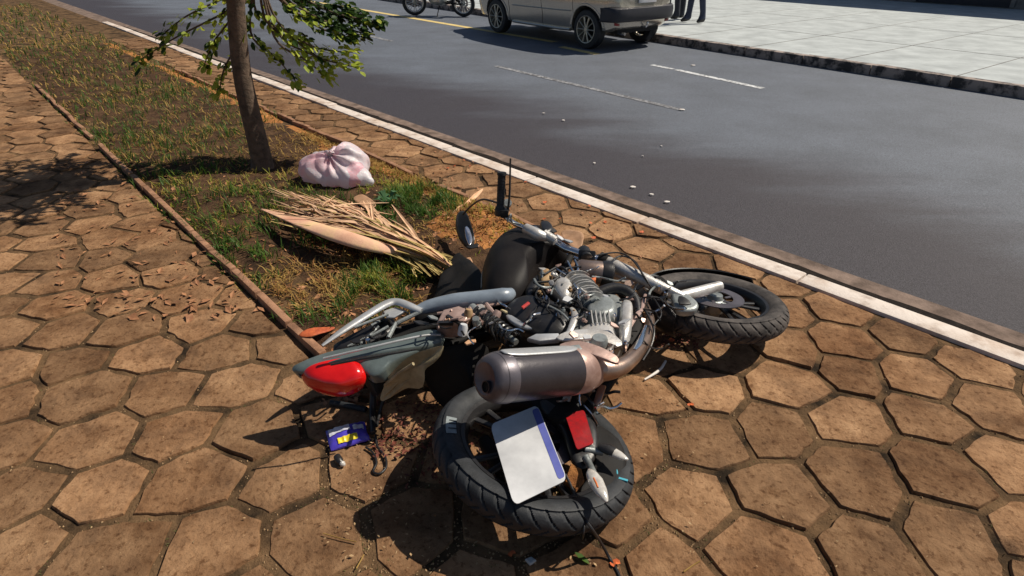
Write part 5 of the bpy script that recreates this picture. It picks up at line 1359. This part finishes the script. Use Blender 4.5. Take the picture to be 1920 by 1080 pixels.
# ------------------------------------------------------------------ parked motorcycle beyond the yellow line
f_, r_ = P(779, 29, ROADZ), P(872, 31, ROADZ)
dirm = (f_ - r_).normalized(); dirm = (dirm + Vector((-.1, .1, 0))).normalized()
m0 = (f_ + r_) / 2
mc = empty('parked_motorcycle', Vector((m0.x, m0.y, ROADZ)), math.atan2(dirm.y, dirm.x)); tag(mc, 'small motorcycle standing on its side stand ahead of the silver car', 'motorcycle')
lean = Matrix.Rotation(R(-7), 4, 'X')
def mp(name, b, m, parent=None, **k): b.xform(lean); return b.build(name, m, parent or mc, **k)
for nm, x, st_ in (('front_wheel', .64, R(28)), ('rear_wheel', -.62, 0)):
    wm = lean @ Matrix.Translation((x, 0, .30)) @ Matrix.Rotation(st_, 4, 'Z') @ Matrix.Rotation(PI / 2, 4, 'X')
    wheel(mc, nm, wm, .30, .085, .225, Vector((0, 0, 0)), rub='rubber', rimm='cast_alloy', N=96, groove=0, spokes=8)
b = MB()
for y in (-.09, .09): b.tube([(.64, y, .30), (.50, y, .62), (.40, y, .92)], [.026, .024, .018], 10)
mp('fork', b, 'cast_alloy')
b = MB(); b.tube([(.40, 0, .84), (.1, 0, .66), (-.3, 0, .62), (-.55, 0, .72)], .022, 10, smooth=4); b.tube([(.42, 0, .76), (.28, 0, .40), (0, 0, .27), (-.25, 0, .34)], .02, 10, smooth=4); mp('frame', b, 'black_matte')
b = MB(); b.pillow([(.30, 0, .80), (.34, 0, .92), (.2, 0, .99), (-.05, 0, .88), (-.1, 0, .76), (.1, 0, .72)], .15, .15, up=(0, 1, 0), flat=.5); mp('fuel_tank', b, 'tank_black')
b = MB(); b.tube([(-.06, 0, .83), (-.25, 0, .80), (-.55, 0, .86), (-.78, 0, .88)], [.05, .055, .05, .03], 12, smooth=4, flat=1.0); mp('seat', b, 'seat_vinyl')
b = MB(); b.pillow([(-.3, 0, .74), (-.5, 0, .72), (-.85, 0, .84), (-.8, 0, .90), (-.4, 0, .82)], .09, .09, up=(0, 1, 0), flat=.6); mp('tail_fairing', b, 'plate_white')
b = MB(); b.pillow([(.22, 0, .32), (.24, 0, .52), (.05, 0, .60), (-.16, 0, .50), (-.2, 0, .30), (0, 0, .24)], .14, .14, up=(0, 1, 0), flat=.6); mp('engine', b, 'cast_grey')
b = MB(); b.pillow([(.1, .12, .34), (.1, .12, .46), (-.08, .12, .47), (-.1, .12, .34)], .04, .02, up=(0, 1, 0), flat=.6); mp('engine_cover', b, 'cast_alloy')
b = MB(); b.tube([(.2, -.1, .5), (.3, -.13, .35), (.1, -.16, .24), (-.3, -.17, .30), (-.75, -.18, .42)], [.02, .02, .022, .05, .05], 12, smooth=4); mp('exhaust', b, 'muffler_dark')
b = MB(); b.tube([(.36, -.36, 1.02), (.42, -.2, 1.03), (.44, 0, .96), (.42, .2, 1.03), (.36, .36, 1.02)], .012, 10, smooth=5); mp('handlebar', b, 'black_matte')
b = MB(); b.lathe([(0, .0), (.07, .01), (.085, .05), (.08, .12), (0, .14)], 20, Matrix.Translation((.42, 0, .84)) @ Matrix.Rotation(PI / 2, 4, 'Y')); mp('headlight', b, 'clear_lens')
b = MB(); b.tube([(-.05, .1, .30), (-.02, .26, .0)], .011, 8); 
o = b.build('side_stand', 'black_matte', mc)
b = MB(); vs = []
for i in range(15):
    a = R(30 + 120 * i / 14)
    for y in (-.06, -.03, .03, .06): vs.append(Vector((.64 + .34 * math.cos(a), y, .30 + (.34 - .02 * (abs(y) > .05)) * math.sin(a))))
b.add(vs, [(i * 4 + j, i * 4 + j + 1, (i + 1) * 4 + j + 1, (i + 1) * 4 + j) for i in range(14) for j in range(3)]); o = mp('front_mudguard', b, 'plate_white'); o.modifiers.new('thick', 'SOLIDIFY').thickness = .004
b = MB(); b.tube([(-.2, .12, .33), (-.62, .12, .30)], .02, 10); b.tube([(-.3, .13, .7), (-.58, .13, .34)], .03, 12); mp('swing_arm', b, 'black_matte')

# ------------------------------------------------------------------ two people standing on the far pavement (only their legs reach into the picture)
def person(loc, rz, label, tro, shirt, stance, h=1.72):
    J = {'pel': (0, 0, .94), 'waist': (0, .0, 1.06), 'chest': (0, .01, 1.28), 'neck': (0, .0, 1.47), 'chin': (0, .02, 1.55), 'head': (0, .02, 1.64), 'crown': (0, .01, 1.73)}
    ed = [('pel', 'waist'), ('waist', 'chest'), ('chest', 'neck'), ('neck', 'chin'), ('chin', 'head'), ('head', 'crown')]
    rad = {'pel': (.15, .11), 'waist': (.135, .10), 'chest': (.16, .11), 'neck': (.055, .055), 'chin': (.06, .07), 'head': (.078, .095), 'crown': (.05, .06)}
    for s_, n in ((-1, 'r'), (1, 'l')):
        dx, dy = stance[0], stance[1] * s_
        J.update({'hip' + n: (s_ * .10, 0, .88), 'knee' + n: (s_ * (.10 + dx * .6), dy * .5 + .03, .49), 'ank' + n: (s_ * (.10 + dx), dy, .09), 'heel' + n: (s_ * (.105 + dx), dy - .03, .045), 'toe' + n: (s_ * (.125 + dx), dy + .17, .035),
                  'sho' + n: (s_ * .18, 0, 1.42), 'elb' + n: (s_ * .25, -.02, 1.14), 'wri' + n: (s_ * .24, .10, .92), 'hand' + n: (s_ * .235, .13, .84)})
        ed += [('pel', 'hip' + n), ('hip' + n, 'knee' + n), ('knee' + n, 'ank' + n), ('ank' + n, 'heel' + n), ('ank' + n, 'toe' + n), ('chest', 'sho' + n), ('sho' + n, 'elb' + n), ('elb' + n, 'wri' + n), ('wri' + n, 'hand' + n)]
        rad.update({'hip' + n: (.095, .10), 'knee' + n: (.07, .075), 'ank' + n: (.058, .062), 'heel' + n: (.042, .042), 'toe' + n: (.04, .032), 'sho' + n: (.065, .065), 'elb' + n: (.045, .045), 'wri' + n: (.03, .03), 'hand' + n: (.028, .04)})
    for s_, n in ((-1, 'r'), (1, 'l')):
        for k in range(5):
            nm = 'f%d' % k + n; bx = s_ * .235
            if k == 4: J[nm] = (bx - s_ * .03, .17, .82); J[nm + 'b'] = (bx - s_ * .035, .185, .79); src = 'wri' + n
            else: J[nm] = (bx, .105 + .019 * k, .775 - .006 * (1.5 - abs(k - 1.5))); J[nm + 'b'] = (bx - s_ * .015, .11 + .019 * k, .735); src = 'hand' + n
            ed += [(src, nm), (nm, nm + 'b')]; rad[nm] = (.0095, .0095); rad[nm + 'b'] = (.008, .008)
    names = list(J); me = bpy.data.meshes.new('person'); me.from_pydata([J[n] for n in names], [(names.index(a), names.index(c)) for a, c in ed], [])
    o = bpy.data.objects.new('person', me); C.objects.link(o)
    md = o.modifiers.new('skin', 'SKIN')
    for i, n in enumerate(names): me.skin_vertices[0].data[i].radius = rad[n]; me.skin_vertices[0].data[i].use_root = (n == 'pel')
    o.modifiers.new('sub', 'SUBSURF').levels = 2
    bpy.context.view_layer.update()
    m2 = bpy.data.meshes.new_from_object(o.evaluated_get(bpy.context.evaluated_depsgraph_get())); o.modifiers.clear(); o.data = m2
    m2.materials.clear()
    for q in (tro, shirt, 'skin', 'shoe', 'hair'): m2.materials.append(M[q])
    for f in m2.polygons:
        c = f.center; f.use_smooth = True
        if c.z < .085: f.material_index = 3
        elif abs(c.x) > .19 and c.z < 1.2 and c.z > .6: f.material_index = 2
        elif c.z < 1.0: f.material_index = 0
        elif c.z < 1.47: f.material_index = 1
        elif c.z > 1.66 or (c.y < -.02 and c.z > 1.55): f.material_index = 4
        else: f.material_index = 2
    o.location = loc; o.rotation_euler = (0, 0, rz); o.scale = (h / 1.78,) * 3
    tag(o, label, 'person'); return o
person(P(1273, 37, .006), R(30), 'person in black trousers standing on the far pavement behind the silver car', 'trousers_dark', 'shirt_grey', (.02, .05))
person(P(1303, 43, .006), R(110), 'person in navy trousers standing beside the one in black trousers', 'trousers_navy', 'shirt_blue', (.03, .10))
pp0 = P(1254, 26, .006)
po = empty('sign_post', pp0); tag(po, 'thin dark metal post standing on the far pavement behind the silver car', 'post')
b = MB(); b.tube([pp0, pp0 + Vector((0, 0, 2.4))], .025, 12); b.build('pole', 'post_metal', po, pp0)
b = MB(); b.lathe([(.09, 0), (.09, .012), (.03, .02)], 20, Matrix.Translation(pp0)); b.build('base_plate', 'post_metal', po, pp0)
